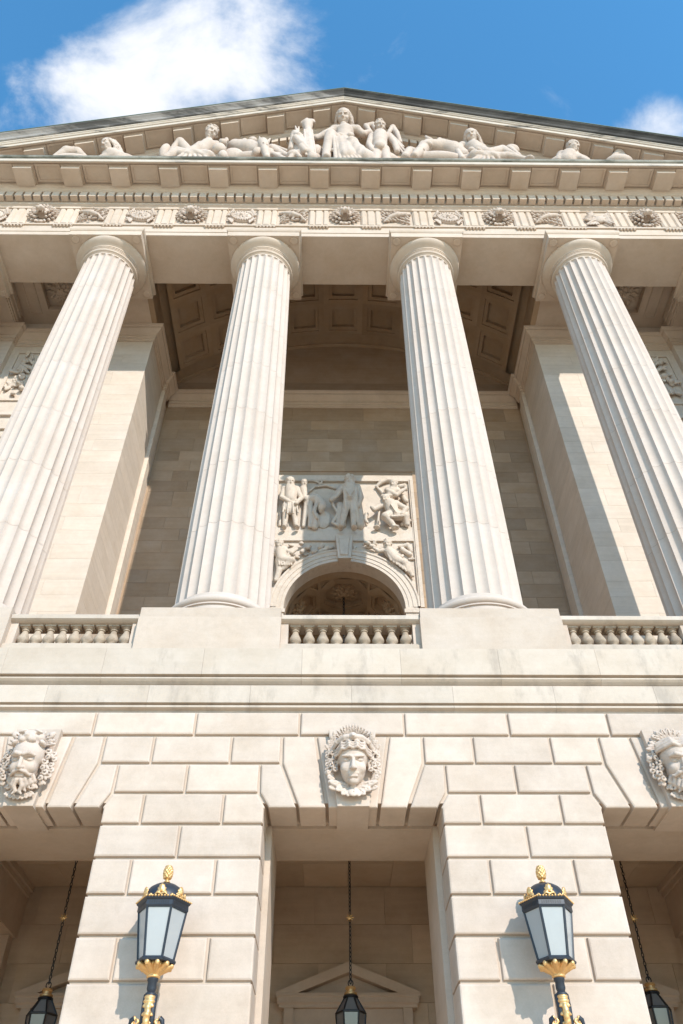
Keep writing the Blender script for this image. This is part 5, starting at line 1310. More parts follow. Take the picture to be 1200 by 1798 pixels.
RELIEFS = [
 ('relief_man_in_apron', 'carved standing bearded man in an apron', [
  ('h', (-2.19, 22.41, 25.0), 0.515, 15, 22, 0, 'short', 1),
  ('c', [(-2.41, 22.59, 24.8), (-1.92, 22.59, 24.8)], [0.15, 0.15], 0.05, 0),
  ('c', [(-2.16, 22.54, 24.72), (-2.13, 22.49, 24.1)], [0.26, 0.24], 0.05, (0.02, 34, 2, 6)),
  ('c', [(-2.43, 22.57, 24.77), (-2.5, 22.49, 24.23), (-2.21, 22.33, 23.86)], [0.12, 0.1, 0.08], 0.02, 0),
  ('c', [(-1.9, 22.57, 24.77), (-1.71, 22.46, 24.16), (-1.9, 22.33, 23.73)], [0.12, 0.1, 0.08], 0.02, 0),
  ('e', (-2.14, 22.51, 23.72), (0.33, 0.17, 0.4), 0.02, 0),
  ('c', [(-2.43, 22.46, 24.06), (-2.14, 22.36, 23.88), (-1.85, 22.46, 24.06)], [0.05, 0.05, 0.05], 0.006, 0),
  ('c', [(-2.36, 22.41, 23.89), (-2.4, 22.41, 23.33)], [0.035, 0.04], 0.006, 0),
  ('c', [(-2.21, 22.33, 23.82), (-2.21, 22.33, 23.2)], [0.03, 0.035], 0.006, 0),
  ('c', [(-2.04, 22.33, 23.82), (-1.98, 22.33, 23.2)], [0.03, 0.035], 0.006, 0),
  ('c', [(-1.9, 22.41, 23.9), (-1.81, 22.41, 23.33)], [0.035, 0.04], 0.006, 0),
  ('c', [(-2.31, 22.59, 23.52), (-2.32, 22.62, 22.84)], [0.14, 0.1], 0.02, 0),
  ('c', [(-1.96, 22.59, 23.52), (-1.88, 22.62, 22.85)], [0.14, 0.1], 0.02, 0),
  ('e', (-2.33, 22.54, 22.65), (0.1, 0.16, 0.07), 0.02, 0),
  ('e', (-1.82, 22.54, 22.65), (0.1, 0.16, 0.07), 0.02, 0),
  ('c', [(-2.51, 22.72, 22.9), (-2.51, 22.7, 23.54)], [0.07, 0.06], 0.02, 0),
 ]),
 ('relief_bending_worker', 'carved worker bending forward over his task', [
  ('h', (-1.62, 22.6, 25.15), 0.403, 10, 20, 0, 'short', 0),
  ('c', [(-1.65, 22.67, 24.9), (-1.57, 22.67, 24.28)], [0.16, 0.14], 0.05, 0),
  ('h', (-0.88, 22.46, 23.61), 0.426, -40, 30, 20, 'short', 0),
  ('c', [(-1.44, 22.62, 24.23), (-1.14, 22.57, 24.23), (-0.89, 22.54, 23.94)], [0.19, 0.2, 0.16], 0.05, (0.02, 34, 2, 6)),
  ('c', [(-1.07, 22.51, 24.05), (-1.18, 22.46, 23.4), (-1.05, 22.44, 23.05)], [0.09, 0.08, 0.06], 0.02, 0),
  ('c', [(-1.41, 22.64, 24.17), (-1.3, 22.62, 23.3), (-1.34, 22.64, 22.79)], [0.17, 0.12, 0.09], 0.02, 0),
  ('c', [(-1.47, 22.67, 24.2), (-1.54, 22.67, 23.35), (-1.58, 22.67, 22.82)], [0.15, 0.1, 0.08], 0.02, 0),
  ('c', [(-1.12, 22.59, 23.28), (-1.14, 22.64, 22.75)], [0.14, 0.13], 0.02, 0),
  ('e', (-0.82, 22.72, 23.24), (0.3, 0.12, 0.5), 0.04, 0),
  ('c', [(-1.52, 22.75, 24.71), (-1.22, 22.74, 25.1), (-0.72, 22.74, 25.2), (-0.34, 22.75, 25.03)], [0.05, 0.06, 0.06, 0.05], 0.01, 0),
  ('c', [(-1.35, 22.74, 25.51), (-0.91, 22.74, 25.29)], [0.05, 0.04], 0.01, 0),
  ('c', [(-1.1, 22.74, 25.56), (-1.0, 22.74, 25.24)], [0.05, 0.04], 0.01, 0),
  ('c', [(-0.91, 22.74, 25.6), (-0.91, 22.74, 25.29)], [0.05, 0.04], 0.01, 0),
 ]),
 ('relief_man_in_coat', 'carved man in a long coat standing with legs apart', [
  ('h', (0.24, 22.33, 25.02), 0.56, -12, 22, 0, 'curly', 0),
  ('c', [(-0.02, 22.51, 24.79), (0.52, 22.51, 24.8)], [0.18, 0.18], 0.05, 0),
  ('c', [(0.24, 22.46, 24.74), (0.24, 22.44, 24.1)], [0.3, 0.25], 0.05, (0.02, 34, 2, 6)),
  ('c', [(-0.05, 22.49, 24.77), (-0.28, 22.46, 24.33), (-0.52, 22.41, 24.01)], [0.15, 0.12, 0.09], 0.02, 0),
  ('c', [(0.55, 22.49, 24.77), (0.68, 22.46, 24.22), (0.58, 22.49, 23.77)], [0.15, 0.12, 0.09], 0.02, 0),
  ('c', [(0.14, 22.44, 24.02), (0.01, 22.49, 23.35), (-0.1, 22.54, 22.76)], [0.17, 0.14, 0.1], 0.02, 0),
  ('c', [(0.33, 22.44, 24.02), (0.38, 22.49, 23.35), (0.36, 22.54, 22.76)], [0.17, 0.14, 0.1], 0.02, 0),
  ('e', (-0.13, 22.44, 22.55), (0.11, 0.2, 0.07), 0.02, 0),
  ('e', (0.38, 22.44, 22.55), (0.11, 0.2, 0.07), 0.02, 0),
  ('c', [(0.01, 22.28, 24.55), (0.07, 22.31, 23.59), (0.03, 22.54, 23.07)], [0.07, 0.06, 0.07], 0.01, 0),
  ('c', [(0.48, 22.28, 24.56), (0.5, 22.36, 23.65), (0.56, 22.57, 22.93)], [0.07, 0.06, 0.08], 0.01, 0),
  ('c', [(0.07, 22.25, 24.44), (0.23, 22.15, 24.01)], [0.05, 0.04], 0.01, 0),
  ('c', [(0.41, 22.25, 24.44), (0.23, 22.15, 24.01)], [0.05, 0.04], 0.01, 0),
  ('c', [(0.14, 22.12, 23.94), (0.33, 22.12, 23.94)], [0.03, 0.03], 0.006, 0),
  ('c', [(-0.52, 22.54, 24.08), (-0.25, 22.62, 23.48), (-0.46, 22.59, 22.95), (-0.25, 22.62, 22.82)], [0.06, 0.05, 0.06, 0.07], 0.01, 0),
  ('c', [(-0.16, 22.7, 23.98), (-0.12, 22.72, 22.96)], [0.16, 0.22], 0.02, (0.02, 34, 2, 6)),
  ('c', [(0.6, 22.67, 23.95), (0.63, 22.7, 22.89)], [0.14, 0.18], 0.02, (0.02, 34, 2, 6)),
 ]),
 ('relief_soldier_aiming', 'carved soldier crouching behind and aiming to the left', [
  ('h', (2.04, 22.44, 24.97), 0.47, -35, 22, 0, 'short', 0),
  ('c', [(1.79, 22.57, 24.73), (2.19, 22.57, 24.68)], [0.15, 0.15], 0.05, 0),
  ('c', [(1.94, 22.57, 24.68), (1.87, 22.59, 24.36)], [0.22, 0.2], 0.05, 0),
  ('c', [(2.29, 22.51, 24.9), (2.48, 22.49, 24.96), (2.53, 22.54, 24.75)], [0.1, 0.08, 0.07], 0.02, 0),
  ('c', [(1.78, 22.49, 24.63), (2.1, 22.41, 24.31), (2.52, 22.41, 24.7)], [0.12, 0.1, 0.06], 0.02, 0),
  ('c', [(1.34, 22.72, 25.11), (1.54, 22.7, 25.35), (1.8, 22.7, 25.49), (2.08, 22.72, 25.52)], [0.06, 0.1, 0.1, 0.06], 0.02, 0),
  ('c', [(1.38, 22.74, 25.08), (1.52, 22.72, 24.84), (1.64, 22.7, 24.59)], [0.05, 0.07, 0.06], 0.01, 0),
  ('c', [(2.4, 22.67, 24.48), (2.51, 22.67, 24.22)], [0.1, 0.1], 0.02, 0),
 ]),
 ('relief_kneeling_soldier', 'carved soldier in a hat kneeling at the right', [
  ('h', (1.67, 22.36, 24.01), 0.448, -40, 22, 0, 'short', 0),
  ('c', [(1.54, 22.33, 24.15), (1.88, 22.36, 24.24)], [0.09, 0.07], 0.01, 0),
  ('c', [(1.6, 22.54, 23.87), (2.09, 22.54, 23.92)], [0.17, 0.17], 0.05, 0),
  ('c', [(1.84, 22.51, 23.85), (1.94, 22.51, 23.34)], [0.27, 0.26], 0.05, (0.02, 34, 2, 6)),
  ('c', [(1.53, 22.49, 23.82), (1.19, 22.44, 23.52), (1.1, 22.41, 23.62)], [0.12, 0.1, 0.08], 0.02, 0),
  ('c', [(2.11, 22.49, 23.88), (2.45, 22.41, 23.54), (2.28, 22.36, 23.2)], [0.13, 0.11, 0.08], 0.02, 0),
  ('c', [(1.9, 22.51, 23.3), (1.62, 22.36, 23.07), (1.96, 22.51, 22.65)], [0.22, 0.18, 0.1], 0.03, 0),
  ('c', [(1.99, 22.54, 23.29), (2.41, 22.51, 23.22), (2.46, 22.62, 22.91)], [0.22, 0.17, 0.12], 0.03, 0),
  ('c', [(1.41, 22.59, 23.71), (1.31, 22.62, 22.78)], [0.05, 0.04], 0.008, 0),
  ('e', (1.27, 22.59, 22.7), (0.14, 0.14, 0.06), 0.02, 0),
  ('e', (1.99, 22.51, 22.62), (0.16, 0.16, 0.07), 0.02, 0),
  ('c', [(1.84, 22.2, 23.58), (2.03, 22.2, 23.13)], [0.035, 0.035], 0.008, 0),
  ('c', [(0.74, 22.72, 23.41), (0.9, 22.67, 23.49), (0.83, 22.67, 23.2), (0.92, 22.7, 23.06)], [0.06, 0.08, 0.08, 0.06], 0.01, 0),
  ('c', [(1.84, 22.25, 22.97), (2.3, 22.31, 23.06)], [0.06, 0.06], 0.01, 0),
  ('c', [(2.29, 22.72, 22.97), (2.57, 22.72, 23.18)], [0.09, 0.09], 0.02, 0),
 ]),
 ('relief_reclining_woman', 'carved woman reclining in the right spandrel of the arch', [
  ('h', (1.65, 22.49, 21.72), 0.448, -20, 22, 0, 'curly', 0),
  ('c', [(1.57, 22.62, 21.56), (1.85, 22.62, 21.41)], [0.14, 0.14], 0.05, 0),
  ('c', [(1.7, 22.59, 21.42), (1.94, 22.59, 21.01)], [0.2, 0.2], 0.05, 0),
  ('c', [(1.94, 22.59, 21.01), (2.21, 22.51, 20.83), (2.34, 22.62, 20.52)], [0.18, 0.14, 0.09], 0.03, (0.02, 34, 2, 6)),
  ('c', [(1.97, 22.64, 20.98), (2.32, 22.62, 20.7), (2.5, 22.67, 20.34)], [0.17, 0.13, 0.08], 0.03, (0.02, 34, 2, 6)),
  ('c', [(1.53, 22.57, 21.5), (1.3, 22.54, 21.42), (1.13, 22.54, 21.57)], [0.1, 0.08, 0.06], 0.02, 0),
  ('c', [(1.84, 22.54, 21.34), (2.08, 22.49, 21.15)], [0.1, 0.07], 0.02, 0),
  ('c', [(2.11, 22.74, 21.82), (2.43, 22.72, 21.89), (2.56, 22.74, 21.59)], [0.06, 0.1, 0.06], 0.01, 0),
  ('c', [(2.22, 22.75, 21.68), (2.49, 22.74, 21.44)], [0.1, 0.1], 0.02, 0),
  ('e', (0.83, 22.64, 21.93), (0.09, 0.1, 0.08), 0.006, 0),
  ('e', (1.04, 22.64, 21.75), (0.09, 0.1, 0.08), 0.006, 0),
  ('e', (0.85, 22.64, 21.92), (0.09, 0.1, 0.08), 0.006, 0),
  ('e', (1.06, 22.64, 21.74), (0.09, 0.1, 0.08), 0.006, 0),
  ('e', (0.87, 22.64, 21.91), (0.09, 0.1, 0.08), 0.006, 0),
  ('e', (1.08, 22.64, 21.74), (0.09, 0.1, 0.08), 0.006, 0),
  ('e', (0.9, 22.64, 21.91), (0.09, 0.1, 0.08), 0.006, 0),
  ('e', (1.11, 22.64, 21.73), (0.09, 0.1, 0.08), 0.006, 0),
  ('e', (0.92, 22.64, 21.9), (0.09, 0.1, 0.08), 0.006, 0),
  ('e', (1.13, 22.64, 21.72), (0.09, 0.1, 0.08), 0.006, 0),
  ('e', (0.94, 22.64, 21.89), (0.09, 0.1, 0.08), 0.006, 0),
  ('e', (1.15, 22.64, 21.71), (0.09, 0.1, 0.08), 0.006, 0),
  ('c', [(1.61, 22.49, 21.3), (1.74, 22.51, 20.94)], [0.035, 0.04], 0.006, 0),
  ('c', [(1.7, 22.49, 21.2), (1.84, 22.51, 20.84)], [0.035, 0.04], 0.006, 0),
  ('c', [(1.8, 22.49, 21.12), (1.95, 22.51, 20.74)], [0.035, 0.04], 0.006, 0),
  ('c', [(1.9, 22.49, 21.02), (2.06, 22.51, 20.63)], [0.035, 0.04], 0.006, 0),
  ('c', [(2.0, 22.49, 20.94), (2.16, 22.51, 20.53)], [0.035, 0.04], 0.006, 0),
  ('c', [(2.1, 22.49, 20.85), (2.27, 22.51, 20.43)], [0.035, 0.04], 0.006, 0),
 ]),
 ('relief_seated_woman', 'carved woman seated in the left spandrel of the arch', [
  ('h', (-2.46, 22.49, 21.67), 0.426, 30, 22, 0, 'curly', 0),
  ('c', [(-2.58, 22.62, 21.53), (-2.26, 22.62, 21.56)], [0.13, 0.13], 0.05, 0),
  ('c', [(-2.4, 22.59, 21.44), (-2.35, 22.57, 21.04)], [0.21, 0.2], 0.05, 0),
  ('c', [(-2.26, 22.57, 21.48), (-1.99, 22.54, 21.32), (-1.8, 22.57, 21.54)], [0.1, 0.08, 0.06], 0.02, 0),
  ('c', [(-2.35, 22.57, 21.0), (-1.97, 22.51, 20.92), (-2.27, 22.62, 20.6)], [0.18, 0.14, 0.1], 0.03, (0.02, 34, 2, 6)),
  ('c', [(-2.44, 22.62, 21.01), (-2.41, 22.64, 20.52), (-2.5, 22.67, 20.1)], [0.16, 0.12, 0.1], 0.03, (0.02, 34, 2, 6)),
  ('e', (-1.64, 22.64, 21.88), (0.1, 0.1, 0.08), 0.006, 0),
  ('e', (-1.4, 22.64, 21.65), (0.1, 0.1, 0.08), 0.006, 0),
  ('e', (-1.16, 22.64, 21.43), (0.1, 0.1, 0.08), 0.006, 0),
  ('e', (-0.92, 22.64, 21.67), (0.1, 0.1, 0.08), 0.006, 0),
  ('e', (-1.6, 22.64, 21.45), (0.1, 0.1, 0.08), 0.006, 0),
  ('e', (-1.38, 22.64, 21.68), (0.1, 0.1, 0.08), 0.006, 0),
  ('e', (-1.13, 22.64, 21.46), (0.1, 0.1, 0.08), 0.006, 0),
  ('e', (-0.9, 22.64, 21.7), (0.1, 0.1, 0.08), 0.006, 0),
  ('e', (-1.58, 22.64, 21.48), (0.1, 0.1, 0.08), 0.006, 0),
  ('e', (-1.35, 22.64, 21.72), (0.1, 0.1, 0.08), 0.006, 0),
  ('e', (-1.11, 22.64, 21.5), (0.1, 0.1, 0.08), 0.006, 0),
  ('e', (-0.88, 22.64, 21.73), (0.1, 0.1, 0.08), 0.006, 0),
  ('e', (-1.56, 22.64, 21.51), (0.1, 0.1, 0.08), 0.006, 0),
  ('e', (-1.33, 22.64, 21.75), (0.1, 0.1, 0.08), 0.006, 0),
  ('e', (-1.09, 22.64, 21.52), (0.1, 0.1, 0.08), 0.006, 0),
  ('e', (-0.86, 22.64, 21.76), (0.1, 0.1, 0.08), 0.006, 0),
  ('c', [(-2.5, 22.46, 21.25), (-2.41, 22.49, 20.68)], [0.035, 0.04], 0.006, 0),
  ('c', [(-2.42, 22.46, 21.25), (-2.32, 22.49, 20.68)], [0.035, 0.04], 0.006, 0),
  ('c', [(-2.34, 22.46, 21.25), (-2.23, 22.49, 20.68)], [0.035, 0.04], 0.006, 0),
  ('c', [(-2.26, 22.46, 21.25), (-2.14, 22.49, 20.68)], [0.035, 0.04], 0.006, 0),
  ('c', [(-2.18, 22.46, 21.25), (-2.05, 22.49, 20.68)], [0.035, 0.04], 0.006, 0),
  ('c', [(-2.1, 22.46, 21.25), (-1.96, 22.49, 20.68)], [0.035, 0.04], 0.006, 0),
 ]),
 ('relief_floral_swag', 'carved swag of fruit left of the keystone', [
  ('e', (-0.86, 22.67, 21.83), (0.09, 0.1, 0.08), 0.006, 0),
  ('e', (-0.68, 22.67, 21.7), (0.09, 0.1, 0.08), 0.006, 0),
  ('e', (-0.85, 22.67, 21.83), (0.09, 0.1, 0.08), 0.006, 0),
  ('e', (-0.66, 22.67, 21.7), (0.09, 0.1, 0.08), 0.006, 0),
  ('e', (-0.83, 22.67, 21.83), (0.09, 0.1, 0.08), 0.006, 0),
  ('e', (-0.65, 22.67, 21.7), (0.09, 0.1, 0.08), 0.006, 0),
  ('e', (-0.82, 22.67, 21.83), (0.09, 0.1, 0.08), 0.006, 0),
  ('e', (-0.64, 22.67, 21.7), (0.09, 0.1, 0.08), 0.006, 0),
  ('e', (-0.81, 22.67, 21.83), (0.09, 0.1, 0.08), 0.006, 0),
  ('c', [(-1.08, 22.72, 21.49), (-0.74, 22.7, 21.62), (-0.42, 22.72, 21.8)], [0.07, 0.09, 0.06], 0.01, 0),
 ]),
]
# ------------------------------------------------------------------ reliefs of the arch bay
for name, label, prims in RELIEFS:
    cv = Carve(); xs_ = []
    for q in prims:
        if q[0] == 'c': cv.chain(q[1], q[2], q[3], wav=q[4] or None); xs_.append(q[1][0][0])
        elif q[0] == 'e': cv.ell(q[1], q[2], None, q[3], cut=bool(q[4])); xs_.append(q[1][0])
        else: head(cv, q[1], q[2], q[3], q[4], q[5], hair=q[6], beard=bool(q[7]))
    ax = (sum(xs_) / len(xs_), 22.8, 23.0 if 'spandrel' not in label else 20.5)
    put(name, carve_mesh(name, cv, 0.026, 'clean', ax, hi=(99, WY + 0.13, 99)), door, ax)['label'] = label
for s in (-1, 1):                                       # leaves that fill the spandrels
    cv = Carve(); rng = random.Random(31 + s)
    for i in range(34):
        x = rng.uniform(.45, 2.5); z = rng.uniform(20.2, 22.0)
        if math.hypot(x, z - AZ) < AR + .62: continue
        a = rng.uniform(0, 6.28); L = rng.uniform(.18, .32); leaf(cv, (s*x, 22.81, z), (s*x + L*math.cos(a), 22.81 - rng.uniform(.06, .14), z + L*math.sin(a)), .06, .05, k=.006)
    put('relief_foliage', carve_mesh('relief_foliage', cv,   .024, 'clean', (s*1.7, 22.8, 21.4), lo=(-2.66, -9, -9), hi=(2.66, WY + .13, 22.12)), door, (s*1.7, 22.8, 21.4))
# foliage panels of the side bays
def side_panel():
    cv = Carve(); rng = random.Random(21); y = PY + 0.28
    cv.chain([(0, y - .02, 26.7), (0, y - .10, 27.4), (0, y - .14, 28.4), (0, y - .06, 29.4)], [.10, .16, .20, .08], .02)
    for i in range(80):
        a = rng.uniform(0, 6.283); z = rng.uniform(26.8, 29.5); x = rng.uniform(-1.2, 1.2); L = rng.uniform(.25, .5)
        leaf(cv, (x, y - .03, z), (x + L*math.cos(a), y - rng.uniform(.10, .26), z + L*math.sin(a)), .09, .07, k=.01)
    for i in range(9): leaf(cv, (0, y - .05, 28.2), (-1.2 + .30*i, y - .18, 29.5 - .04*(i - 4)**2), .10, .06, k=.008)
    for i in range(18): cv.ell((rng.uniform(-1.1, 1.1), y - .15, rng.uniform(26.9, 29.4)), (.12, .12, .12), None, .01)
    return carve_mesh('foliage_panel', cv, 0.035, 'clean', (0, y, 26.6), lo=(-1.44, -9, 26.64), hi=(1.44, y + .03, 29.68))
spm = side_panel()
for o in [o for o in B.children if o.name.startswith('side_bay_wall')]:
    put('foliage_panel', spm, o, ((12.2 if WL[o.name].x > 0 else -12.2), PY + 0.28, 26.6))

# ------------------------------------------------------------------ wall lamps
def wall_lamp(x, label):
    YL = 13.93
    r = empty('wall_lamp', (x, YF, 3.6)); tag(r, label, 'lamp', 'gilded lanterns on the front piers')
    hexa = lambda rad, z, a0=0: [(x + rad*math.cos(R(60*k + a0)), YL + rad*math.sin(R(60*k + a0)), z) for k in range(6)]
    def ring(mb, lv, cap0=True, cap1=True):
        vs = []; fs = []
        for rad, z in lv: vs += hexa(rad, z)
        n = len(lv)
        for j in range(n - 1):
            for k in range(6): fs.append((j*6 + k, j*6 + (k+1) % 6, (j+1)*6 + (k+1) % 6, (j+1)*6 + k))
        if cap0: fs.append(tuple(reversed(range(6))))
        if cap1: fs.append(tuple(range((n-1)*6, n*6)))
        return mb.add(vs, fs)
    zb, zt, rb, rt = 5.26, 5.96, 0.28, 0.385
    fr = MB()
    ring(fr, [(rb + .035, zb - .06), (rb + .045, zb - .03), (rb + .02, zb), (rb - .03, zb + .01)])
    for k in range(6):
        a, b = Vector(hexa(rb, zb)[k]), Vector(hexa(rt, zt)[k]); fr.tube([a, b], .021, 6)
    ring(fr, [(rt - .03, zt - .02), (rt + .02, zt - .01), (rt + .035, zt + .02), (rt + .03, zt + .09), (rt + .055, zt + .11), (rt + .065, zt + .135), (rt - .05, zt + .15)])
    fr.build('lantern_frame', 'iron', r)
    for k in range(6):                                   # rows of small slots in the frieze
        pass
    tr = MB()
    P0, P1 = hexa(rt + .0285, zt + .03), hexa(rt + .0255, zt + .08)
    for k in range(6):
        a, b, c, d = Vector(P0[k]), Vector(P0[(k+1) % 6]), Vector(P1[(k+1) % 6]), Vector(P1[k]); nrm = ((b - a).cross(d - a)).normalized() * 0.006
        cen = Vector((x, YL, a.z))
        if nrm.dot((a + b)/2 - cen) < 0: nrm = -nrm
        for j in range(9):
            t0, t1 = .10 + .09*j, .10 + .09*j + .05
            tr.add([a.lerp(b, t0) + nrm, a.lerp(b, t1) + nrm, d.lerp(c, t1) + nrm, d.lerp(c, t0) + nrm, a.lerp(b, t0) - nrm, a.lerp(b, t1) - nrm, d.lerp(c, t1) - nrm, d.lerp(c, t0) - nrm], [(0,1,2,3),(7,6,5,4),(0,4,5,1),(1,5,6,2),(2,6,7,3),(3,7,4,0)])
    tr.build('slot_row', 'black', r)['kind'] = 'stuff'
    for k in range(6):
        A, Bq = hexa(rb - .012, zb + .005), hexa(rt - .012, zt - .01); k2 = (k + 1) % 6
        a, b, c, d = [Vector(v) for v in (A[k], A[k2], Bq[k2], Bq[k])]; n_ = ((b - a).cross(d - a)).normalized() * 0.008
        MB().add([a + n_, b + n_, c + n_, d + n_, a - n_, b - n_, c - n_, d - n_], [(0,1,2,3),(7,6,5,4),(0,4,5,1),(1,5,6,2),(2,6,7,3),(3,7,4,0)]).build('pane', 'milk', r)
    # beaded gold rim
    bd = MB(); H = [Vector(v) for v in hexa(rt + .062, zt + .145)]
    for k in range(6):
        for j in range(9): q = H[k].lerp(H[(k+1) % 6], j/9); bd.lathe([(0.001, q.z - .018), (.016, q.z - .010), (.021, q.z), (.016, q.z + .010), (.001, q.z + .018)], (q.x, q.y), 6)
    bd.build('beaded_rim', 'gold', r, smooth=60)
    dome = [(.345, zt + .145), (.34, zt + .20), (.32, zt + .28), (.265, zt + .36), (.18, zt + .415), (.07, zt + .445), (.06, zt + .45)]
    dm_ = MB().lathe(dome, (x, YL), 24).build('dome', 'iron', r, smooth=40)
    cv = Carve()
    for k in range(6):
        a = R(60*k + 30); ca, sa = math.cos(a), math.sin(a)
        for j in range(-3, 4):
            aa = a + j*.11; leaf(cv, (x + .35*ca, YL + .35*sa, zt + .24), (x + (.335 - .006*abs(j))*math.cos(aa), YL + (.335 - .006*abs(j))*math.sin(aa), zt + .35 - .016*j*j), .026, .022, nrm=(ca, sa, .3), k=.004, rib=False)
        cv.ell((x + .34*ca, YL + .34*sa, zt + .255), (.03, .03, .045), None, .004)
        for j in (-1, 1): aa = a + j*.28; cv.chain([(x + .345*ca, YL + .345*sa, zt + .18), (x + .35*math.cos(a + j*.16), YL + .35*math.sin(a + j*.16), zt + .205), (x + .35*math.cos(aa), YL + .35*math.sin(aa), zt + .175)], [.018, .02, .014], .004)
        b = R(60*k); cv.ell((x + .345*math.cos(b), YL + .345*math.sin(b), zt + .18), (.03, .03, .03), None, .004)
    put('dome_ornament', carve_mesh('dome_ornament', cv, .011, 'gold', (x, YL, zt + .2)), dm_, (x, YL, zt + .2))
    # pine cone finial
    cv = Carve(); z0 = zt + .445
    cv.cap((x, YL, z0), (x, YL, z0 + .08), .035, .03, .005); cv.ell((x, YL, z0 + .03), (.06, .06, .02), None, .005); cv.ell((x, YL, z0 + .085), (.055, .055, .018), None, .005); cv.ell((x, YL, z0 + .18), (.066, .066, .105), None, .01)
    for j in range(6):
        zz = z0 + .105 + .034*j; rr = .068*math.sqrt(max(.05, 1 - ((zz - z0 - .18)/.125)**2))
        for k in range(8): a = 2*math.pi*(k + .5*(j % 2))/8; cv.ell((x + rr*math.cos(a), YL + rr*math.sin(a), zz), (.022, .022, .026), None, .004)
    put('pine_cone_finial', carve_mesh('pine_cone_finial', cv, .010, 'gold', (x, YL, z0)), r, (x, YL, z0))
    # acanthus cup below, stem, and scrolled wall bracket
    cv = Carve()
    for k in range(10):
        a = 2*math.pi*k/10; ca, sa = math.cos(a), math.sin(a)
        cv.chain([(x + .08*ca, YL + .08*sa, 5.06), (x + .13*ca, YL + .13*sa, 5.11), (x + .21*ca, YL + .21*sa, 5.16), (x + .26*ca, YL + .26*sa, 5.175), (x + .275*ca, YL + .275*sa, 5.15)], [.030, .042, .046, .040, .022], .006)
    cv.cap((x, YL, 5.05), (x, YL, 5.17), .09, .19, .02); cv.ell((x, YL, 5.02), (.11, .11, .03), None, .005)
    put('acanthus_cup', carve_mesh('acanthus_cup', cv, .012, 'gold', (x, YL, 5.0)), r, (x, YL, 5.0))
    MB().lathe([(.085, 5.01), (.085, 4.97), (.07, 4.95), (.075, 4.86), (.06, 4.82), (.09, 4.79), (.09, 4.765)], (x, YL), 20).build('stem', 'iron', r, smooth=40)
    arm = MB()
    for dx in (-.06, .06):
        arm.tube([(x + dx, YL + .02, 4.78), (x + dx, YL - .02, 4.6), (x + dx, YL + .02, 4.35), (x + dx, YL + .14, 4.12), (x + dx, YL + .32, 3.95), (x + dx, YF + .02, 3.85)], [.05, .05, .055, .055, .05, .05], 10)
    arm.build('bracket', 'iron', r, smooth=60)
    cv = Carve()
    cv.ell((x, YL - .02, 4.74), (.085, .08, .05), None, .01); cv.ell((x, YL - .04, 4.68), (.09, .07, .045), None, .01)
    cv.chain([(x, YL - .05, 4.70), (x, YL - .09, 4.50), (x, YL - .05, 4.25), (x, YL + .08, 4.02), (x, YL + .3, 3.86)], [.045, .05, .05, .05, .045], .01, wav=(.010, 40, 1, 60))
    for s in (-1, 1):
        for j in range(6): leaf(cv, (x, YL - .06 + .012*j*j, 4.66 - .11*j), (x + s*.085, YL - .07 + .012*j*j, 4.60 - .11*j), .03, .026, k=.005, rib=False)
        pts = [(x + s*(.19 - .075*t/8*math.cos(t*.9)) , YL - .02 + .0*t, 4.42 + .07*math.sin(t*.9)*(1 - t*.06)) for t in range(9)]
        cv.chain(pts, [.02]*9, .004)
    put('bracket_ornament', carve_mesh('bracket_ornament', cv, .012, 'gold', (x, YL, 4.3)), r, (x, YL, 4.3))
    sp = MB()
    for s in (-1, 1):
        sp.tube([(x + s*.06, YL + .02, 4.20), (x + s*.20, YL + .0, 4.22), (x + s*.25, YL - .01, 4.34), (x + s*.23, YL - .02, 4.44), (x + s*.19, YL - .02, 4.46)], [.035, .035, .034, .038, .045], 10)
    sp.build('side_scroll', 'iron', r, smooth=60)
    MB().cbox(x - .22, x + .22, YF - .05, YF + .05, 3.55, 4.15, .03).build('wall_plate', 'iron', r)
    return r
wall_lamp(-3.16, 'dark hexagonal wall lamp with gilded pine cone top on the left pier')
wall_lamp(3.16, 'dark hexagonal wall lamp with gilded pine cone top on the right pier')

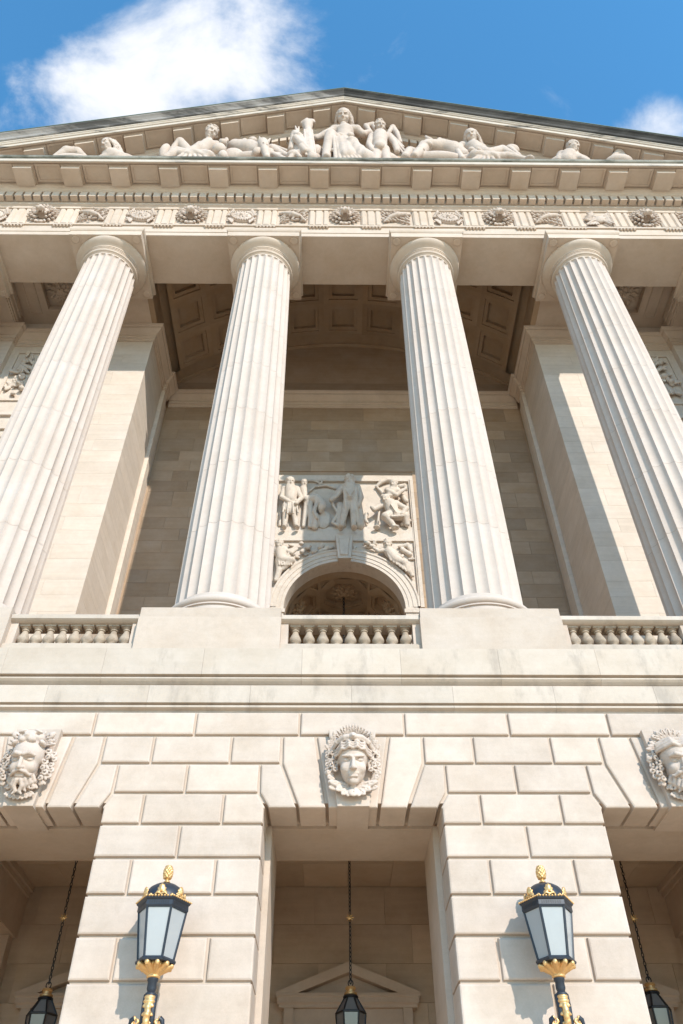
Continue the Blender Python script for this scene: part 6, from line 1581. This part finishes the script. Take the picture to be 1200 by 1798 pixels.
# ------------------------------------------------------------------ lanterns hung on chains
def hung_lantern(x, y, ztop, zl, label, star, scale=1.0, body=True):
    r = empty('hanging_lantern', (x, y, zl - .9*scale)); tag(r, label, 'lantern', 'lanterns hung on chains')
    ch = MB(); z = ztop; i = 0; L = .085*scale
    while z > zl + .12*scale:
        a = [(math.cos(t)*.024*scale, math.sin(t)*L*.62) for t in [2*math.pi*k/10 for k in range(10)]]
        c45 = math.cos(R(45)); ch.tube([(x + u*c45, y + (u if i % 2 else -u)*c45, z - L*.5 + v) for u, v in a], .0105*scale, 5, closed=True)
        z -= L*.98; i += 1
    ch.build('chain', 'black', r)
    ch2 = MB().tube([(x + .05*scale*math.cos(t), y, zl + .06*scale + .06*scale*math.sin(t)) for t in [2*math.pi*k/14 for k in range(14)]], .012*scale, 6, closed=True); ch2.build('chain_ring', 'black', r)
    if star:
        cv = Carve(); zs = star
        for k in range(8): a = 2*math.pi*k/8; cv.cap((x, y, zs), (x + .085*math.cos(a), y - .02, zs + .085*math.sin(a)), .018, .008, .01)
        cv.ell((x, y, zs), (.032, .032, .032), None, .01); put('chain_star', carve_mesh('chain_star', cv, .010, 'gold', (x, y, zs)), r, (x, y, zs))
    if not body: return r
    s = scale
    MB().lathe([(.06*s, zl), (.10*s, zl - .005*s), (.115*s, zl - .04*s), (.09*s, zl - .06*s), (.095*s, zl - .10*s), (.13*s, zl - .115*s), (.135*s, zl - .15*s), (.10*s, zl - .17*s)], (x, y), 20).build('gilded_collar', 'gold', r, smooth=40)
    fr = MB().lathe([(.15*s, zl - .17*s), (.16*s, zl - .20*s), (.12*s, zl - .215*s)], (x, y), 12)
    hx = lambda rad, z: [(x + rad*math.cos(R(60*k)), y + rad*math.sin(R(60*k)), z) for k in range(6)]
    lv = [(.13, -.21), (.29, -.46), (.30, -.50), (.255, -1.0)]
    for (r0, z0), (r1, z1) in zip(lv, lv[1:]):
        for a, b in zip(hx(r0*s, zl + z0*s), hx(r1*s, zl + z1*s)): fr.tube([a, b], .018*s, 6)
    for rad, zz in ((.30, -.48), (.255, -1.0)):
        P_ = hx(rad*s, zl + zz*s)
        for k in range(6): fr.tube([P_[k], P_[(k+1) % 6]], .022*s, 6)
    fr.build('lantern_frame', 'black', r)
    for (r0, z0), (r1, z1) in ((lv[0], lv[1]), (lv[2], lv[3])):
        A, C_ = hx((r0 - .008)*s, zl + z0*s), hx((r1 - .008)*s, zl + z1*s)
        for k in range(6):
            k2 = (k+1) % 6; a, b, c, d = [Vector(v) for v in (A[k], A[k2], C_[k2], C_[k])]; n_ = ((b - a).cross(d - a)).normalized() * .004
            MB().add([a + n_, b + n_, c + n_, d + n_, a - n_, b - n_, c - n_, d - n_], [(0,1,2,3),(7,6,5,4),(0,4,5,1),(1,5,6,2),(2,6,7,3),(3,7,4,0)]).build('pane', 'smoke', r)
    return r
hung_lantern(0.0, 18.55, 9.12, 5.98, 'black hexagonal lantern with gilded collar hanging in the middle opening', 7.30)
hung_lantern(BAY[1], 18.55, 9.12, 5.95, 'black hexagonal lantern with gilded collar hanging in the left opening', 7.30)
hung_lantern(BAY[3], 18.6, 9.12, 6.05, 'black hexagonal lantern with gilded collar hanging in the right opening', 7.30)
hung_lantern(0.0, 24.85, AZ + nr + .15, 18.72, 'dark lantern on a chain inside the upper arched doorway', None, 1.7)
